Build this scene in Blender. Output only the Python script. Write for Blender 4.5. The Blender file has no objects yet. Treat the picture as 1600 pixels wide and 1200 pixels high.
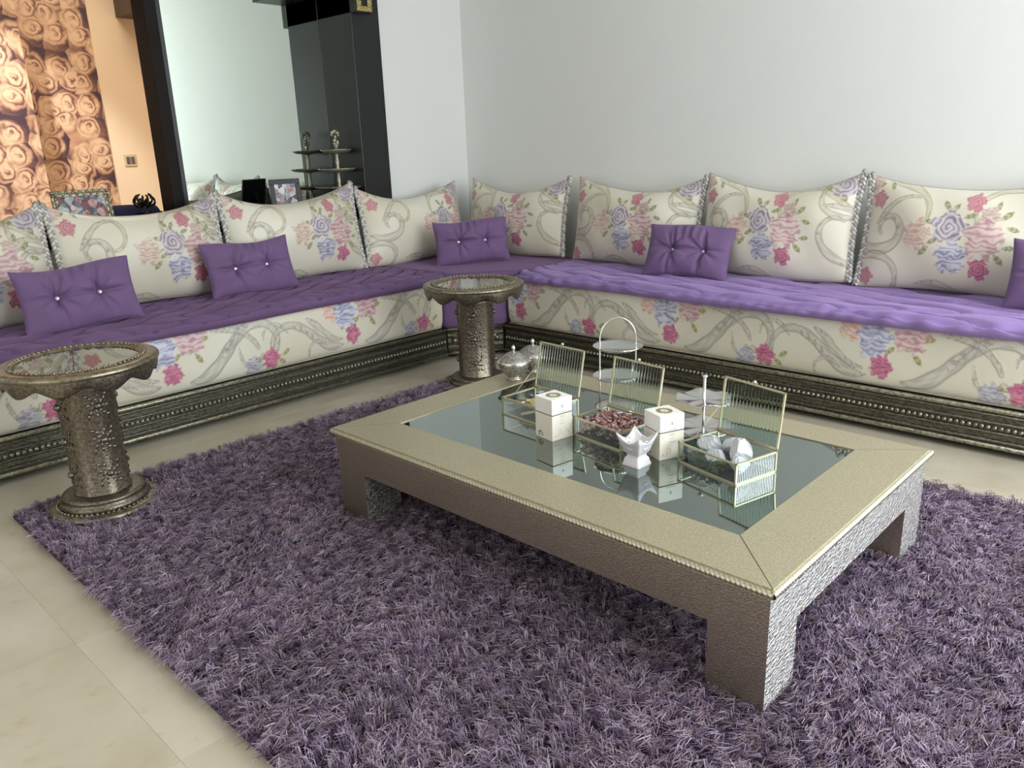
import bpy, bmesh, math, random
import numpy as np
from mathutils import Matrix, Vector, Euler

random.seed(7); RNG = np.random.default_rng(7)
scene = bpy.context.scene
COL = scene.collection
PI = math.pi

# ------------------------------------------------------------------ camera
CAM_R = [[0.72435, 0.68856, -0.03469], [0.17433, -0.23161, -0.95706], [-0.66703, 0.68720, -0.28780]]
cam_d = bpy.data.cameras.new('camera'); cam = bpy.data.objects.new('camera', cam_d); COL.objects.link(cam)
cx_, cy_, cz_ = [Vector(r).normalized() for r in CAM_R]      # right, down, forward
M = Matrix.Identity(4)
up_ = -cy_; bk_ = -cz_
for i in range(3):
    M[i][0] = cx_[i]; M[i][1] = up_[i]; M[i][2] = bk_[i]
M[0][3], M[1][3], M[2][3] = 0.0, 0.0, 1.16875
cam.matrix_world = M
cam_d.sensor_fit = 'HORIZONTAL'; cam_d.sensor_width = 36.0; cam_d.lens = 1230.0 / 1600.0 * 36.0
cam_d.clip_start = 0.05
scene.camera = cam

# ------------------------------------------------------------------ world, exposure, lights
world = bpy.data.worlds.new('world'); scene.world = world; world.use_nodes = True
world.node_tree.nodes['Background'].inputs[0].default_value = (0.75, 0.86, 1.0, 1)
world.node_tree.nodes['Background'].inputs[1].default_value = 0.6
scene.view_settings.view_transform = 'Standard'
scene.view_settings.look = 'None'
scene.view_settings.gamma = 1.0
scene.view_settings.use_curve_mapping = False
scene.view_settings.exposure = 0.05
scene.cycles.max_bounces = 7; scene.cycles.diffuse_bounces = 4; scene.cycles.glossy_bounces = 4
scene.cycles.transmission_bounces = 6; scene.cycles.transparent_max_bounces = 12
scene.cycles.adaptive_threshold = 0.02; scene.cycles.caustics_reflective = False; scene.cycles.caustics_refractive = False

def area(name, loc, direction, sx, sy, power, color):
    d = bpy.data.lights.new(name, 'AREA'); d.shape = 'RECTANGLE'; d.size = sx; d.size_y = sy
    d.energy = power; d.color = color
    o = bpy.data.objects.new(name, d); COL.objects.link(o); o.location = loc
    o.rotation_euler = Vector(direction).to_track_quat('-Z', 'Y').to_euler()
    return o
# daylight at the windows of the room (side wall, the wall behind the camera, glazed door past the sofa end)
area('daylight_side_window', (1.86, 2.2, 1.5), (-1, 0, 0), 2.7, 1.9, 125, (0.91, 0.955, 1.0))
area('daylight_glazed_door', (1.12, 3.90, 1.25), (0, -1, 0), 1.25, 2.2, 60, (0.80, 0.89, 1.0))
area('daylight_rear_window', (-1.3, -2.36, 1.45), (0, 1, 0), 3.2, 2.0, 30, (1.0, 0.955, 0.88))
# warm ceiling lamps of the room behind the opening
area('warm_ceiling_lamp', (-5.45, 2.55, 2.72), (0, 0, -1), 0.9, 0.9, 21, (1.0, 0.93, 0.84))

# ------------------------------------------------------------------ geometry helpers
class G:
    """collects geometry, builds one mesh object"""
    def __init__(s): s.v = []; s.f = []; s.m = []; s.sm = []; s.n = 0; s.c = []
    def add(s, verts, faces, mat=0, smooth=True, col=None):
        verts = np.asarray(verts, float).reshape(-1, 3); s.v.append(verts)
        for f in faces:
            s.f.append(tuple(i + s.n for i in f)); s.m.append(mat); s.sm.append(smooth)
        s.c.append(np.ones((len(verts), 3)) if col is None else np.broadcast_to(np.asarray(col, float), (len(verts), 3)))
        s.n += len(verts); return s
    def box(s, lo, hi, mat=0, col=None, rot=None, bevel=0.0):
        (x0, y0, z0), (x1, y1, z1) = lo, hi
        if bevel > 0:
            b = min(bevel, (x1-x0)*.45, (y1-y0)*.45, (z1-z0)*.45)
            bm = bmesh.new(); bmesh.ops.create_cube(bm, size=1)
            for v in bm.verts:
                v.co = Vector(((x0+x1)/2 + v.co.x*(x1-x0), (y0+y1)/2 + v.co.y*(y1-y0), (z0+z1)/2 + v.co.z*(z1-z0)))
            bmesh.ops.bevel(bm, geom=list(bm.edges), offset=b, segments=2, profile=0.6, affect='EDGES')
            bm.verts.index_update()
            vs = [v.co[:] for v in bm.verts]; fs = [[v.index for v in f.verts] for f in bm.faces]; bm.free()
            return s.add(vs, fs, mat, False, col)
        vs = [(x0,y0,z0),(x1,y0,z0),(x1,y1,z0),(x0,y1,z0),(x0,y0,z1),(x1,y0,z1),(x1,y1,z1),(x0,y1,z1)]
        fs = [(0,3,2,1),(4,5,6,7),(0,1,5,4),(1,2,6,5),(2,3,7,6),(3,0,4,7)]
        return s.add(vs, fs, mat, False, col)
    def lathe(s, prof, seg=32, mat=0, center=(0,0,0), smooth=True, rfun=None, col=None, a0=0.0):
        n = len(prof); vs = []; fs = []
        for k in range(seg):
            a = a0 + 2*PI*k/seg
            for (r, z) in prof:
                rr = r*(rfun(a, r, z) if rfun else 1.0)
                vs.append((center[0]+rr*math.cos(a), center[1]+rr*math.sin(a), center[2]+z))
        for k in range(seg):
            k2 = (k+1) % seg
            for i in range(n-1):
                fs.append((k*n+i, k2*n+i, k2*n+i+1, k*n+i+1))
        return s.add(vs, fs, mat, smooth, col)
    def tube(s, pts, r, seg=8, mat=0, closed=False, caps=True, col=None):
        P = [Vector(p) for p in pts]; n = len(P); vs = []; fs = []
        rr = r if hasattr(r, '__len__') else [r]*n
        up = None
        for i in range(n):
            t = (P[(i+1) % n]-P[i-1]) if closed else (P[min(i+1, n-1)]-P[max(i-1, 0)])
            t.normalize()
            if up is None:
                up = Vector((0,0,1)) if abs(t.z) < .9 else Vector((1,0,0))
            a = (up - t*up.dot(t))
            if a.length < 1e-6: a = t.orthogonal()
            a.normalize(); up = a; b = t.cross(a)
            for k in range(seg):
                q = 2*PI*k/seg; vs.append(P[i]+(a*math.cos(q)+b*math.sin(q))*rr[i])
        for i in range(n if closed else n-1):
            j = (i+1) % n
            for k in range(seg):
                k2 = (k+1) % seg
                fs.append((i*seg+k, i*seg+k2, j*seg+k2, j*seg+k))
        if caps and not closed:
            fs.append(tuple(range(seg-1, -1, -1))); fs.append(tuple((n-1)*seg+k for k in range(seg)))
        return s.add([v[:] for v in vs], fs, mat, True, col)
    def ball(s, c, r, seg=10, rings=6, mat=0, col=None, sc=(1,1,1), rot=None):
        vs = []; fs = []
        for i in range(rings+1):
            ph = PI*i/rings
            for k in range(seg):
                a = 2*PI*k/seg
                p = Vector((r*sc[0]*math.sin(ph)*math.cos(a), r*sc[1]*math.sin(ph)*math.sin(a), r*sc[2]*math.cos(ph)))
                if rot is not None: p = rot @ p
                vs.append((c[0]+p.x, c[1]+p.y, c[2]+p.z))
        for i in range(rings):
            for k in range(seg):
                k2 = (k+1) % seg
                fs.append((i*seg+k, (i+1)*seg+k, (i+1)*seg+k2, i*seg+k2))
        return s.add(vs, fs, mat, True, col)
    def grid(s, P, mat=0, smooth=True, col=None, flip=False, wrap=False):
        P = np.asarray(P); n, m = P.shape[:2]; fs = []
        for i in range(n-1):
            for j in range(m if wrap else m-1):
                j2 = (j+1) % m
                q = (i*m+j, (i+1)*m+j, (i+1)*m+j2, i*m+j2)
                fs.append(q[::-1] if flip else q)
        return s.add(P.reshape(-1, 3), fs, mat, smooth, None if col is None else np.asarray(col).reshape(-1, 3))
    def prism(s, poly, z0, z1, mat=0, smooth=False, col=None):
        n = len(poly)
        vs = [(p[0], p[1], z0) for p in poly]+[(p[0], p[1], z1) for p in poly]
        fs = [tuple(range(n-1, -1, -1)), tuple(range(n, 2*n))]+[(i, (i+1) % n, n+(i+1) % n, n+i) for i in range(n)]
        return s.add(vs, fs, mat, smooth, col)
    def xf(s, mat4):
        A = np.array(mat4)
        s.v = [v @ A[:3, :3].T + A[:3, 3] for v in s.v]; return s
    def build(s, name, mats, parent=None, color=False):
        me = bpy.data.meshes.new(name)
        V = np.concatenate(s.v) if s.v else np.zeros((0, 3))
        me.from_pydata(V.tolist(), [], s.f)
        if not isinstance(mats, (list, tuple)): mats = [mats]
        for m in mats: me.materials.append(m)
        me.polygons.foreach_set('material_index', s.m)
        me.polygons.foreach_set('use_smooth', s.sm)
        if color:
            a = me.color_attributes.new('Col', 'FLOAT_COLOR', 'POINT')
            C = np.ones((len(V), 4), np.float32); C[:, :3] = np.concatenate(s.c); a.data.foreach_set('color', C.ravel())
        me.update()
        o = bpy.data.objects.new(name, me); COL.objects.link(o)
        if parent is not None: o.parent = parent
        return o

def big_mesh(name, V, quads, mat, parent=None, cols=None, smooth=True):
    me = bpy.data.meshes.new(name)
    V = np.asarray(V, np.float32); Q = np.asarray(quads, np.int32)
    me.vertices.add(len(V)); me.vertices.foreach_set('co', V.ravel())
    me.loops.add(Q.size); me.loops.foreach_set('vertex_index', Q.ravel())
    me.polygons.add(len(Q))
    me.polygons.foreach_set('loop_start', np.arange(0, Q.size, Q.shape[1], dtype=np.int32))
    me.polygons.foreach_set('loop_total', np.full(len(Q), Q.shape[1], np.int32))
    me.polygons.foreach_set('use_smooth', np.full(len(Q), smooth))
    me.materials.append(mat)
    if cols is not None:
        a = me.color_attributes.new('Col', 'FLOAT_COLOR', 'POINT')
        C = np.ones((len(V), 4), np.float32); C[:, :3] = cols; a.data.foreach_set('color', C.ravel())
    me.update(calc_edges=True); me.validate()
    o = bpy.data.objects.new(name, me); COL.objects.link(o)
    if parent is not None: o.parent = parent
    return o

def gridq(n, m, off=0, flip=False):
    i, j = np.meshgrid(np.arange(n-1), np.arange(m-1), indexing='ij'); a = (i*m+j).ravel()
    q = np.stack([a, a+m, a+m+1, a+1], 1)+off
    return q[:, ::-1] if flip else q

def tag(o, label, cat, group=None, kind=None):
    if label: o['label'] = label
    if cat: o['category'] = cat
    if group: o['group'] = group
    if kind: o['kind'] = kind
    return o
def struct(o, label=None, cat=None):
    o['kind'] = 'structure'
    if label: o['label'] = label
    if cat: o['category'] = cat
    return o
def empty(name, loc=(0,0,0), rot=(0,0,0)):
    o = bpy.data.objects.new(name, None); COL.objects.link(o); o.location = loc; o.rotation_euler = rot
    o.empty_display_size = 0.05
    return o

# ------------------------------------------------------------------ materials
def lin(c):
    c = np.asarray(c, float)/255.0
    return np.where(c <= 0.04045, c/12.92, ((c+0.055)/1.055)**2.4)
def rgba(c): l = lin(c); return (float(l[0]), float(l[1]), float(l[2]), 1.0)

class N:
    """small node-tree writer"""
    def __init__(s, name):
        s.mat = bpy.data.materials.new(name); s.mat.use_nodes = True; s.t = s.mat.node_tree; s.t.nodes.clear()
        s.out = s.t.nodes.new('ShaderNodeOutputMaterial')
    def n(s, typ, ins=None, **props):
        nd = s.t.nodes.new(typ)
        for k, v in props.items(): setattr(nd, k, v)
        for k, v in (ins or {}).items():
            if isinstance(v, bpy.types.NodeSocket): s.t.links.new(v, nd.inputs[k])
            else: nd.inputs[k].default_value = v
        return nd
    def math(s, op, a, b=0.0, c=None):
        d = {0: a, 1: b}
        if c is not None: d[2] = c
        return s.n('ShaderNodeMath', d, operation=op).outputs[0]
    def ramp(s, fac, stops):
        r = s.t.nodes.new('ShaderNodeValToRGB'); e = r.color_ramp.elements
        while len(e) > 1: e.remove(e[-1])
        e[0].position = stops[0][0]; e[0].color = stops[0][1]
        for p, c in stops[1:]:
            q = e.new(p); q.color = c
        s.t.links.new(fac, r.inputs[0]); return r.outputs[0]
    def mix(s, fac, a, b, blend='MIX'):
        m = s.n('ShaderNodeMix', data_type='RGBA', blend_type=blend)
        for sock, v in ((m.inputs[0], fac), (m.inputs[6], a), (m.inputs[7], b)):
            if isinstance(v, bpy.types.NodeSocket): s.t.links.new(v, sock)
            else: sock.default_value = v
        return m.outputs[2]
    def coord(s, which='Object'): return s.n('ShaderNodeTexCoord').outputs[which]
    def noise(s, vec, scale, detail=3, rough=.55, out='Fac'):
        return s.n('ShaderNodeTexNoise', {'Vector': vec, 'Scale': scale, 'Detail': detail, 'Roughness': rough}).outputs[out]
    def bump(s, h, strength=.3, dist=.01, normal=None):
        d = {'Height': h, 'Strength': strength, 'Distance': dist}
        if normal is not None: d['Normal'] = normal
        return s.n('ShaderNodeBump', d).outputs[0]
    def principled(s, **k):
        ins = {}
        for a, b in k.items(): ins[a.replace('_', ' ')] = b
        p = s.n('ShaderNodeBsdfPrincipled', ins); s.t.links.new(p.outputs[0], s.out.inputs[0]); return p
    def surf(s, sock): s.t.links.new(sock, s.out.inputs[0]); return s.mat

def simple(name, c, rough=.5, metal=0.0, noise_scale=None, amt=.12, bump=None, **kw):
    m = N(name); base = rgba(c)
    d = dict(Roughness=rough, Metallic=metal); d.update(kw)
    co = m.coord()
    if noise_scale:
        f = m.noise(co, noise_scale)
        lo = tuple(x*(1-amt) for x in base[:3])+(1,); hi = tuple(min(1, x*(1+amt)) for x in base[:3])+(1,)
        d['Base_Color'] = m.mix(f, lo, hi)
        if bump: d['Normal'] = m.bump(f, bump[0], bump[1])
    else:
        d['Base_Color'] = base
    m.principled(**d); return m.mat

def mat_plaster(name, c):
    m = N(name); co = m.coord(); f = m.noise(co, 1.3, 2); g = m.noise(co, 180, 3)
    b = rgba(c); lo = tuple(x*.97 for x in b[:3])+(1,)
    m.principled(Base_Color=m.mix(f, lo, b), Roughness=.75, Normal=m.bump(g, .05, .002)); return m.mat

def mat_marble():
    m = N('cream_marble'); co = m.coord(); rnd = m.n('ShaderNodeObjectInfo').outputs['Random']
    off = m.n('ShaderNodeCombineXYZ', {0: m.math('MULTIPLY', rnd, 37.0), 1: m.math('MULTIPLY', rnd, 11.0), 2: 0.0}).outputs[0]
    v = m.n('ShaderNodeVectorMath', {0: co, 1: off}, operation='ADD').outputs[0]
    f = m.noise(v, 3.0, 6, .6); g = m.noise(v, 14.0, 4, .6)
    c = m.ramp(f, [(.28, rgba((188, 177, 154))), (.5, rgba((203, 194, 174))), (.72, rgba((212, 205, 187)))])
    c = m.mix(m.ramp(g, [(.60, (0, 0, 0, 1)), (.75, (.5, .5, .5, 1))]), c, rgba((174, 158, 124)))
    c = m.mix(m.math('MULTIPLY', rnd, .22), c, rgba((190, 176, 146)))
    m.principled(Base_Color=c, Roughness=.25); return m.mat

def mat_brocade():
    m = N('brocade_satin'); col = m.n('ShaderNodeVertexColor', layer_name='Col').outputs[0]
    co = m.coord(); w = m.n('ShaderNodeTexWave', {'Vector': co, 'Scale': 320.0, 'Distortion': 1.0}).outputs['Fac']
    g = m.noise(co, 6, 2)
    m.principled(Base_Color=col, Roughness=.42, Sheen_Weight=.15, Specular_IOR_Level=.5,
                 Normal=m.bump(w, .06, .001, m.bump(g, .10, .01))); return m.mat

def mat_velvet(name, c, sheen, tint, bump_amt=.15):
    m = N(name); co = m.coord(); g = m.noise(co, 9, 4); h = m.noise(co, 400, 2)
    b = rgba(c); lo = tuple(x*.84 for x in b[:3])+(1,); hi = tuple(x*1.16 for x in b[:3])+(1,)
    m.principled(Base_Color=m.mix(g, lo, hi), Roughness=.85, Sheen_Weight=sheen, Sheen_Roughness=.4, Sheen_Tint=rgba(tint),
                 Specular_IOR_Level=.2, Normal=m.bump(h, bump_amt, .001)); return m.mat

def mat_vcol(name, rough=.7, metal=0.0, sheen=0.0):
    m = N(name); col = m.n('ShaderNodeVertexColor', layer_name='Col').outputs[0]
    m.principled(Base_Color=col, Roughness=rough, Metallic=metal, Sheen_Weight=sheen, Specular_IOR_Level=.12); return m.mat

def mat_embossed(name, light, dark, scale, rough, strength, dist, metal=.9, stretch=(1,1,1)):
    """metal sheet with a fine hammered relief and patina in the hollows"""
    m = N(name); co = m.coord()
    co = m.n('ShaderNodeMapping', {'Vector': co, 'Scale': stretch}).outputs[0]
    v = m.n('ShaderNodeTexVoronoi', {'Vector': co, 'Scale': scale}, feature='SMOOTH_F1').outputs['Distance']
    f = m.noise(co, scale*1.7, 3, .6)
    h = m.math('ADD', m.math('MULTIPLY', v, .7), m.math('MULTIPLY', f, .6))
    big = m.noise(co, 7, 3)
    c = m.mix(m.ramp(h, [(.35, (0, 0, 0, 1)), (.75, (1, 1, 1, 1))]), rgba(dark), rgba(light))
    c = m.mix(m.math('MULTIPLY', big, .25), c, rgba(dark))
    m.principled(Base_Color=c, Metallic=metal, Roughness=rough, Normal=m.bump(h, strength, dist)); return m.mat

def mat_glass(name, tint, refl=.10, ior=1.45):
    """thin clear glass pane: transparent with fresnel reflection"""
    m = N(name)
    fr = m.n('ShaderNodeFresnel', {'IOR': ior}).outputs[0]
    tr = m.n('ShaderNodeBsdfTransparent', {'Color': tint}).outputs[0]
    gl = m.n('ShaderNodeBsdfGlossy', {'Color': (1, 1, 1, 1), 'Roughness': .03}).outputs[0]
    mx = m.n('ShaderNodeMixShader', {0: m.math('ADD', fr, refl), 1: tr, 2: gl}).outputs[0]
    return m.surf(mx)

def mat_roses():
    m = N('rose_wallpaper'); co = m.coord()
    sp = m.n('ShaderNodeSeparateXYZ', {0: co})
    uv = m.n('ShaderNodeCombineXYZ', {0: sp.outputs[1], 1: sp.outputs[2], 2: 0.0}).outputs[0]
    nz = m.n('ShaderNodeTexNoise', {'Vector': uv, 'Scale': 9.0, 'Detail': 2.0}, noise_dimensions='2D').outputs['Color']
    w = m.n('ShaderNodeVectorMath', {0: nz, 1: (.5, .5, .5)}, operation='SUBTRACT').outputs[0]
    w = m.n('ShaderNodeVectorMath', {0: w, 'Scale': .035}, operation='SCALE').outputs[0]
    uvw = m.n('ShaderNodeVectorMath', {0: uv, 1: w}, operation='ADD').outputs[0]
    SC = 6.6
    vo = m.n('ShaderNodeTexVoronoi', {'Vector': uvw, 'Scale': SC, 'Randomness': .75}, voronoi_dimensions='2D', feature='F1')
    d = vo.outputs['Distance']
    loc = m.n('ShaderNodeVectorMath', {0: uvw, 1: vo.outputs['Position']}, operation='SUBTRACT').outputs[0]
    ls = m.n('ShaderNodeSeparateXYZ', {0: loc})
    ang = m.math('ARCTAN2', ls.outputs[1], ls.outputs[0])
    cellr = m.n('ShaderNodeSeparateXYZ', {0: vo.outputs['Color']}).outputs[0]
    n2 = m.noise(uv, 26, 2)
    lob = m.math('SINE', m.math('ADD', m.math('MULTIPLY', ang, 2.0), m.math('ADD', m.math('MULTIPLY', cellr, 12.0), m.math('MULTIPLY', d, 9.0))))
    ph = m.math('ADD', m.math('MULTIPLY', d, 24.0), m.math('ADD', m.math('MULTIPLY', lob, 1.3), m.math('MULTIPLY', n2, 5.0)))
    ring = m.math('POWER', m.math('MULTIPLY_ADD', m.math('SINE', ph), .5, .5), .45)
    side = m.math('MULTIPLY_ADD', m.math('SINE', m.math('ADD', ang, m.math('MULTIPLY', cellr, 3.0))), .5, .5)
    amt = m.math('MULTIPLY_ADD', side, .60, .16)
    petal = m.math('SUBTRACT', 1.0, m.math('MULTIPLY', amt, m.math('SUBTRACT', 1.0, ring)))
    gap = m.ramp(d, [(.30, (1, 1, 1, 1)), (.50, (.78, .78, .78, 1)), (.68, (.12, .12, .12, 1))])
    gapv = m.n('ShaderNodeSeparateColor', {0: gap}).outputs[0]
    gapv = m.math('SUBTRACT', 1.0, m.math('MULTIPLY', m.math('SUBTRACT', 1.0, gapv), m.math('MULTIPLY_ADD', side, .75, .30)))
    tone = m.math('MULTIPLY', m.math('MULTIPLY', petal, gapv), m.math('MULTIPLY_ADD', m.noise(uv, 15, 3), .9, .52))
    c = m.ramp(tone, [(.12, rgba((70, 46, 54))), (.40, rgba((122, 82, 68))), (.66, rgba((182, 138, 106))), (.98, rgba((222, 184, 146)))])
    m.principled(Base_Color=c, Roughness=.6); return m.mat

def mat_photo(name, seed, cols):
    m = N(name); co = m.coord(); co = m.n('ShaderNodeMapping', {'Vector': co, 'Location': (seed, seed*.7, seed*.3)}).outputs[0]
    v = m.n('ShaderNodeTexVoronoi', {'Vector': co, 'Scale': 34.0}).outputs['Color']
    f = m.math('ADD', m.math('MULTIPLY', m.n('ShaderNodeSeparateColor', {0: v}).outputs[0], .55), m.math('MULTIPLY', m.noise(co, 30, 4), .5))
    k = len(cols)
    c = m.ramp(f, [((i+.2)/k, rgba(q)) for i, q in enumerate(cols)])
    m.principled(Base_Color=c, Roughness=.25); return m.mat

MT = dict(
    wall=mat_plaster('white_plaster', (234, 235, 231)),
    ceiling=mat_plaster('ceiling_plaster', (238, 238, 235)),
    marble=mat_marble(), grout=simple('tile_grout', (206, 198, 176), .8, noise_scale=30),
    peach=mat_plaster('peach_paint', (240, 212, 176)),
    roses=mat_roses(),
    soffit=simple('dark_soffit', (96, 84, 74), .6, noise_scale=4),
    black=simple('black_lacquer', (26, 27, 29), .32, noise_scale=5, amt=.3),
    brownblack=simple('dark_brown_wood', (32, 29, 27), .6, noise_scale=8, amt=.25, Specular_IOR_Level=.1),
    mirror=simple('mirror_glass', (226, 236, 228), .0, 1.0),
    brocade=mat_brocade(),
    velvet=mat_velvet('purple_velvet', (115, 91, 128), .32, (215, 185, 222)),
    velvet_dark=mat_velvet('dark_purple_velvet', (107, 83, 117), .28, (200, 165, 205)),
    velvet_light=mat_velvet('lilac_velvet', (144, 121, 172), .40, (215, 190, 235)),
    rope_light=simple('silver_cord', (208, 205, 198), .45, .25, 60),
    rope_grey=simple('grey_cord', (166, 162, 158), .5, .25, 60),
    piping=simple('beige_piping', (170, 162, 142), .6, noise_scale=60),
    crystal=simple('crystal_button', (225, 220, 235), .08, .5),
    rail=mat_embossed('dark_pewter_rail', (122, 118, 102), (62, 60, 52), 80, .42, .35, .004, .75, (1, 1, 2)),
    rail_edge=mat_embossed('worn_silver_edge', (172, 168, 146), (96, 92, 78), 90, .34, .3, .003, .85),
    foot=simple('black_foot', (22, 22, 28), .5, noise_scale=20),
    pewter=mat_embossed('embossed_pewter', (142, 132, 116), (90, 82, 72), 120, .38, .35, .003, .85),
    pewter_smooth=mat_embossed('worn_pewter', (160, 152, 128), (112, 104, 86), 60, .34, .12, .002, .85),
    smoked=simple('smoked_mirror', (158, 158, 150), .03, 1.0),
    tsheet=mat_embossed('hammered_white_metal', (212, 203, 174), (184, 174, 144), 210, .42, .25, .002, .75, (1, 1, 1)),
    tside_lit=mat_embossed('white_metal_side_lit', (214, 212, 208), (168, 164, 158), 80, .22, .95, .010, .95, (1, 1, 2.6)),  # brighter copy of the side sheet, window gleam put into its colour
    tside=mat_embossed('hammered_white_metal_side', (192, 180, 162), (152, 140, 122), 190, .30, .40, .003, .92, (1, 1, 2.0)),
    trope=simple('twisted_metal_rope', (204, 198, 174), .34, .85, 90, .15),
    tglass=simple('black_glass', (146, 157, 152), .015, 1.0),
    chrome=simple('polished_silver', (222, 222, 220), .12, 1.0),
    silver_pale=mat_embossed('tarnished_silver', (214, 206, 184), (150, 142, 118), 120, .4, .25, .002, .55),
    silver=mat_embossed('chased_silver', (206, 202, 194), (118, 114, 108), 140, .30, .3, .002, .85),
    brass=simple('pale_brass', (208, 200, 170), .38, .75, 60, .12),
    pane=mat_glass('clear_glass', (.88, .94, .92, 1), .0, 1.28),
    reeded=mat_glass('reeded_glass', (.84, .91, .885, 1), .01, 1.26),
    reeded_solid=simple('reeded_solid_glass', (222, 238, 230), .03, Transmission_Weight=1.0, IOR=1.14),
    carton=simple('ivory_card', (246, 240, 222), .55, noise_scale=50, amt=.02),
    carton_lid=simple('white_card', (250, 248, 240), .5, noise_scale=50, amt=.02),
    ink=simple('grey_ink', (192, 187, 176), .6, noise_scale=90),
    goldink=simple('gold_ink', (168, 154, 112), .45, .3, 90),
    darkgap=simple('dark_gap', (66, 58, 40), .6, noise_scale=50),
    ceramic=simple('white_glazed_ceramic', (232, 228, 230), .22, noise_scale=20, amt=.04),
    crystalw=simple('white_alum', (228, 232, 235), .3, noise_scale=40, amt=.05, Transmission_Weight=.25),
    buds=mat_vcol('dried_rosebuds', .75), wood=simple('incense_wood', (186, 168, 118), .7, noise_scale=40, amt=.3),
    foliage_reflection=simple('reflected_foliage', (84, 92, 62), .9, noise_scale=60, amt=.4),  # dark green of the foliage reflected in the crystal box pane
    pile=mat_vcol('shag_pile', .85, 0, .15), backing=simple('rug_backing', (62, 46, 70), .95, noise_scale=50),
    navy=mat_velvet('navy_fabric', (44, 44, 66), .2, (110, 110, 150)),
    goldmosaic=mat_embossed('gold_mosaic', (226, 212, 140), (92, 80, 34), 130, .3, .5, .004, .85),
    photo_a=mat_photo('family_print', 1.3, [(60, 80, 110), (190, 200, 205), (40, 40, 50), (150, 60, 70), (210, 190, 180)]),
    photo_b=mat_photo('portrait_print', 4.1, [(205, 215, 225), (60, 60, 70), (190, 140, 120), (230, 235, 240), (90, 100, 120)]),
    plastic=simple('cream_plastic', (206, 184, 150), .4, noise_scale=30, amt=.04),
    curtainw=simple('window_frame_white', (232, 232, 230), .4, noise_scale=10, amt=.03),
    blackmetal=simple('black_openwork_metal', (24, 20, 20), .25, .6, 40, .3),
)

# ------------------------------------------------------------------ room dimensions
XW, YW = -4.169, 3.927          # left wall plane, back wall plane
XF, YF = -3.336, 3.195          # sofa fronts
XR, YB = 1.9, -2.4              # side window wall, wall behind the camera
ZC = 2.8
SEAT = 0.505
XM = -4.498                     # mirror plane in the niche

# floor with tiles
fl = struct(G().box((-7.0, YB-.2, -.08), (XR+.2, YW+.2, -.004)).build('floor', MT['grout']),
            'polished cream marble tile floor showing around the shag rug', 'floor')
TS = 0.6
tile_me = None
ox, oy = -2.018, 0.458
for i in range(-4, 7):
    for j in range(-5, 6):
        x0, y0 = ox+i*TS, oy+j*TS
        if x0+TS < XW or x0 > XR or y0+TS < YB or y0 > YW: continue
        if tile_me is None:
            t = G().box((.0002, .0002, -.006), (TS-.0002, TS-.0002, 0), bevel=.0002).build('tile', MT['marble'], fl); tile_me = t.data
        else:
            t = bpy.data.objects.new('tile', tile_me); COL.objects.link(t); t.parent = fl
        t.location = (x0, y0, 0)

# walls
wbk = G().box((XW-.35, YW, 0), (.42, YW+.2, ZC)); wbk.box((1.82, YW, 0), (XR+.2, YW+.2, ZC)); wbk.box((.42, YW, 2.45), (1.82, YW+.2, ZC)); wbk.box((.42, YW, 0), (1.82, YW+.2, .06))
struct(wbk.build('wall_back', MT['wall']), 'plain white plaster wall behind the sofa with the lilac quilt', 'wall')
wl = G()
wl.box((XW-.33, YB, 0), (XW, YW, .78))                       # below the ledge
wl.box((XW-.33, 3.22, .78), (XW, YW, ZC))                    # between niche and room corner
wl.box((XW-.33, YB, .78), (XW, 0.15, ZC))                    # nearer the camera than the opening
wl.box((XW-.33, .15, 2.45), (XW, 3.22, ZC))                  # above
wl.box((XW-.36, 1.96, .78), (XM-.012, 3.22, 2.45))           # back of the niche
struct(wl.build('wall_left', MT['wall']), 'white plaster wall holding the black mirror niche', 'wall')
struct(G().box((-7.0, YB-.2, ZC), (XR+.2, YW+.2, ZC+.1)).build('ceiling', MT['ceiling']), 'plain white ceiling over the salon', 'ceiling')
# window walls (outside the view, they light the room)
wr = G()
wy0, wy1, wz0, wz1 = .80, 3.60, .5, 2.5
wr.box((XR, YB, 0), (XR+.2, wy0, ZC)); wr.box((XR, wy1, 0), (XR+.2, YW, ZC))
wr.box((XR, wy0, 0), (XR+.2, wy1, wz0)); wr.box((XR, wy0, wz1), (XR+.2, wy1, ZC))
struct(wr.build('wall_right', MT['wall']), 'white side wall with the wide daylight window', 'wall')
wb = G()
bx0, bx1, bz0, bz1 = -2.95, .35, .4, 2.5
wb.box((XW-.33, YB-.2, 0), (bx0, YB, ZC)); wb.box((bx1, YB-.2, 0), (XR, YB, ZC))
wb.box((bx0, YB-.2, 0), (bx1, YB, bz0)); wb.box((bx0, YB-.2, bz1), (bx1, YB, ZC))
struct(wb.build('wall_front', MT['wall']), 'white wall facing the mirror corner with a broad window', 'wall')
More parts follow.
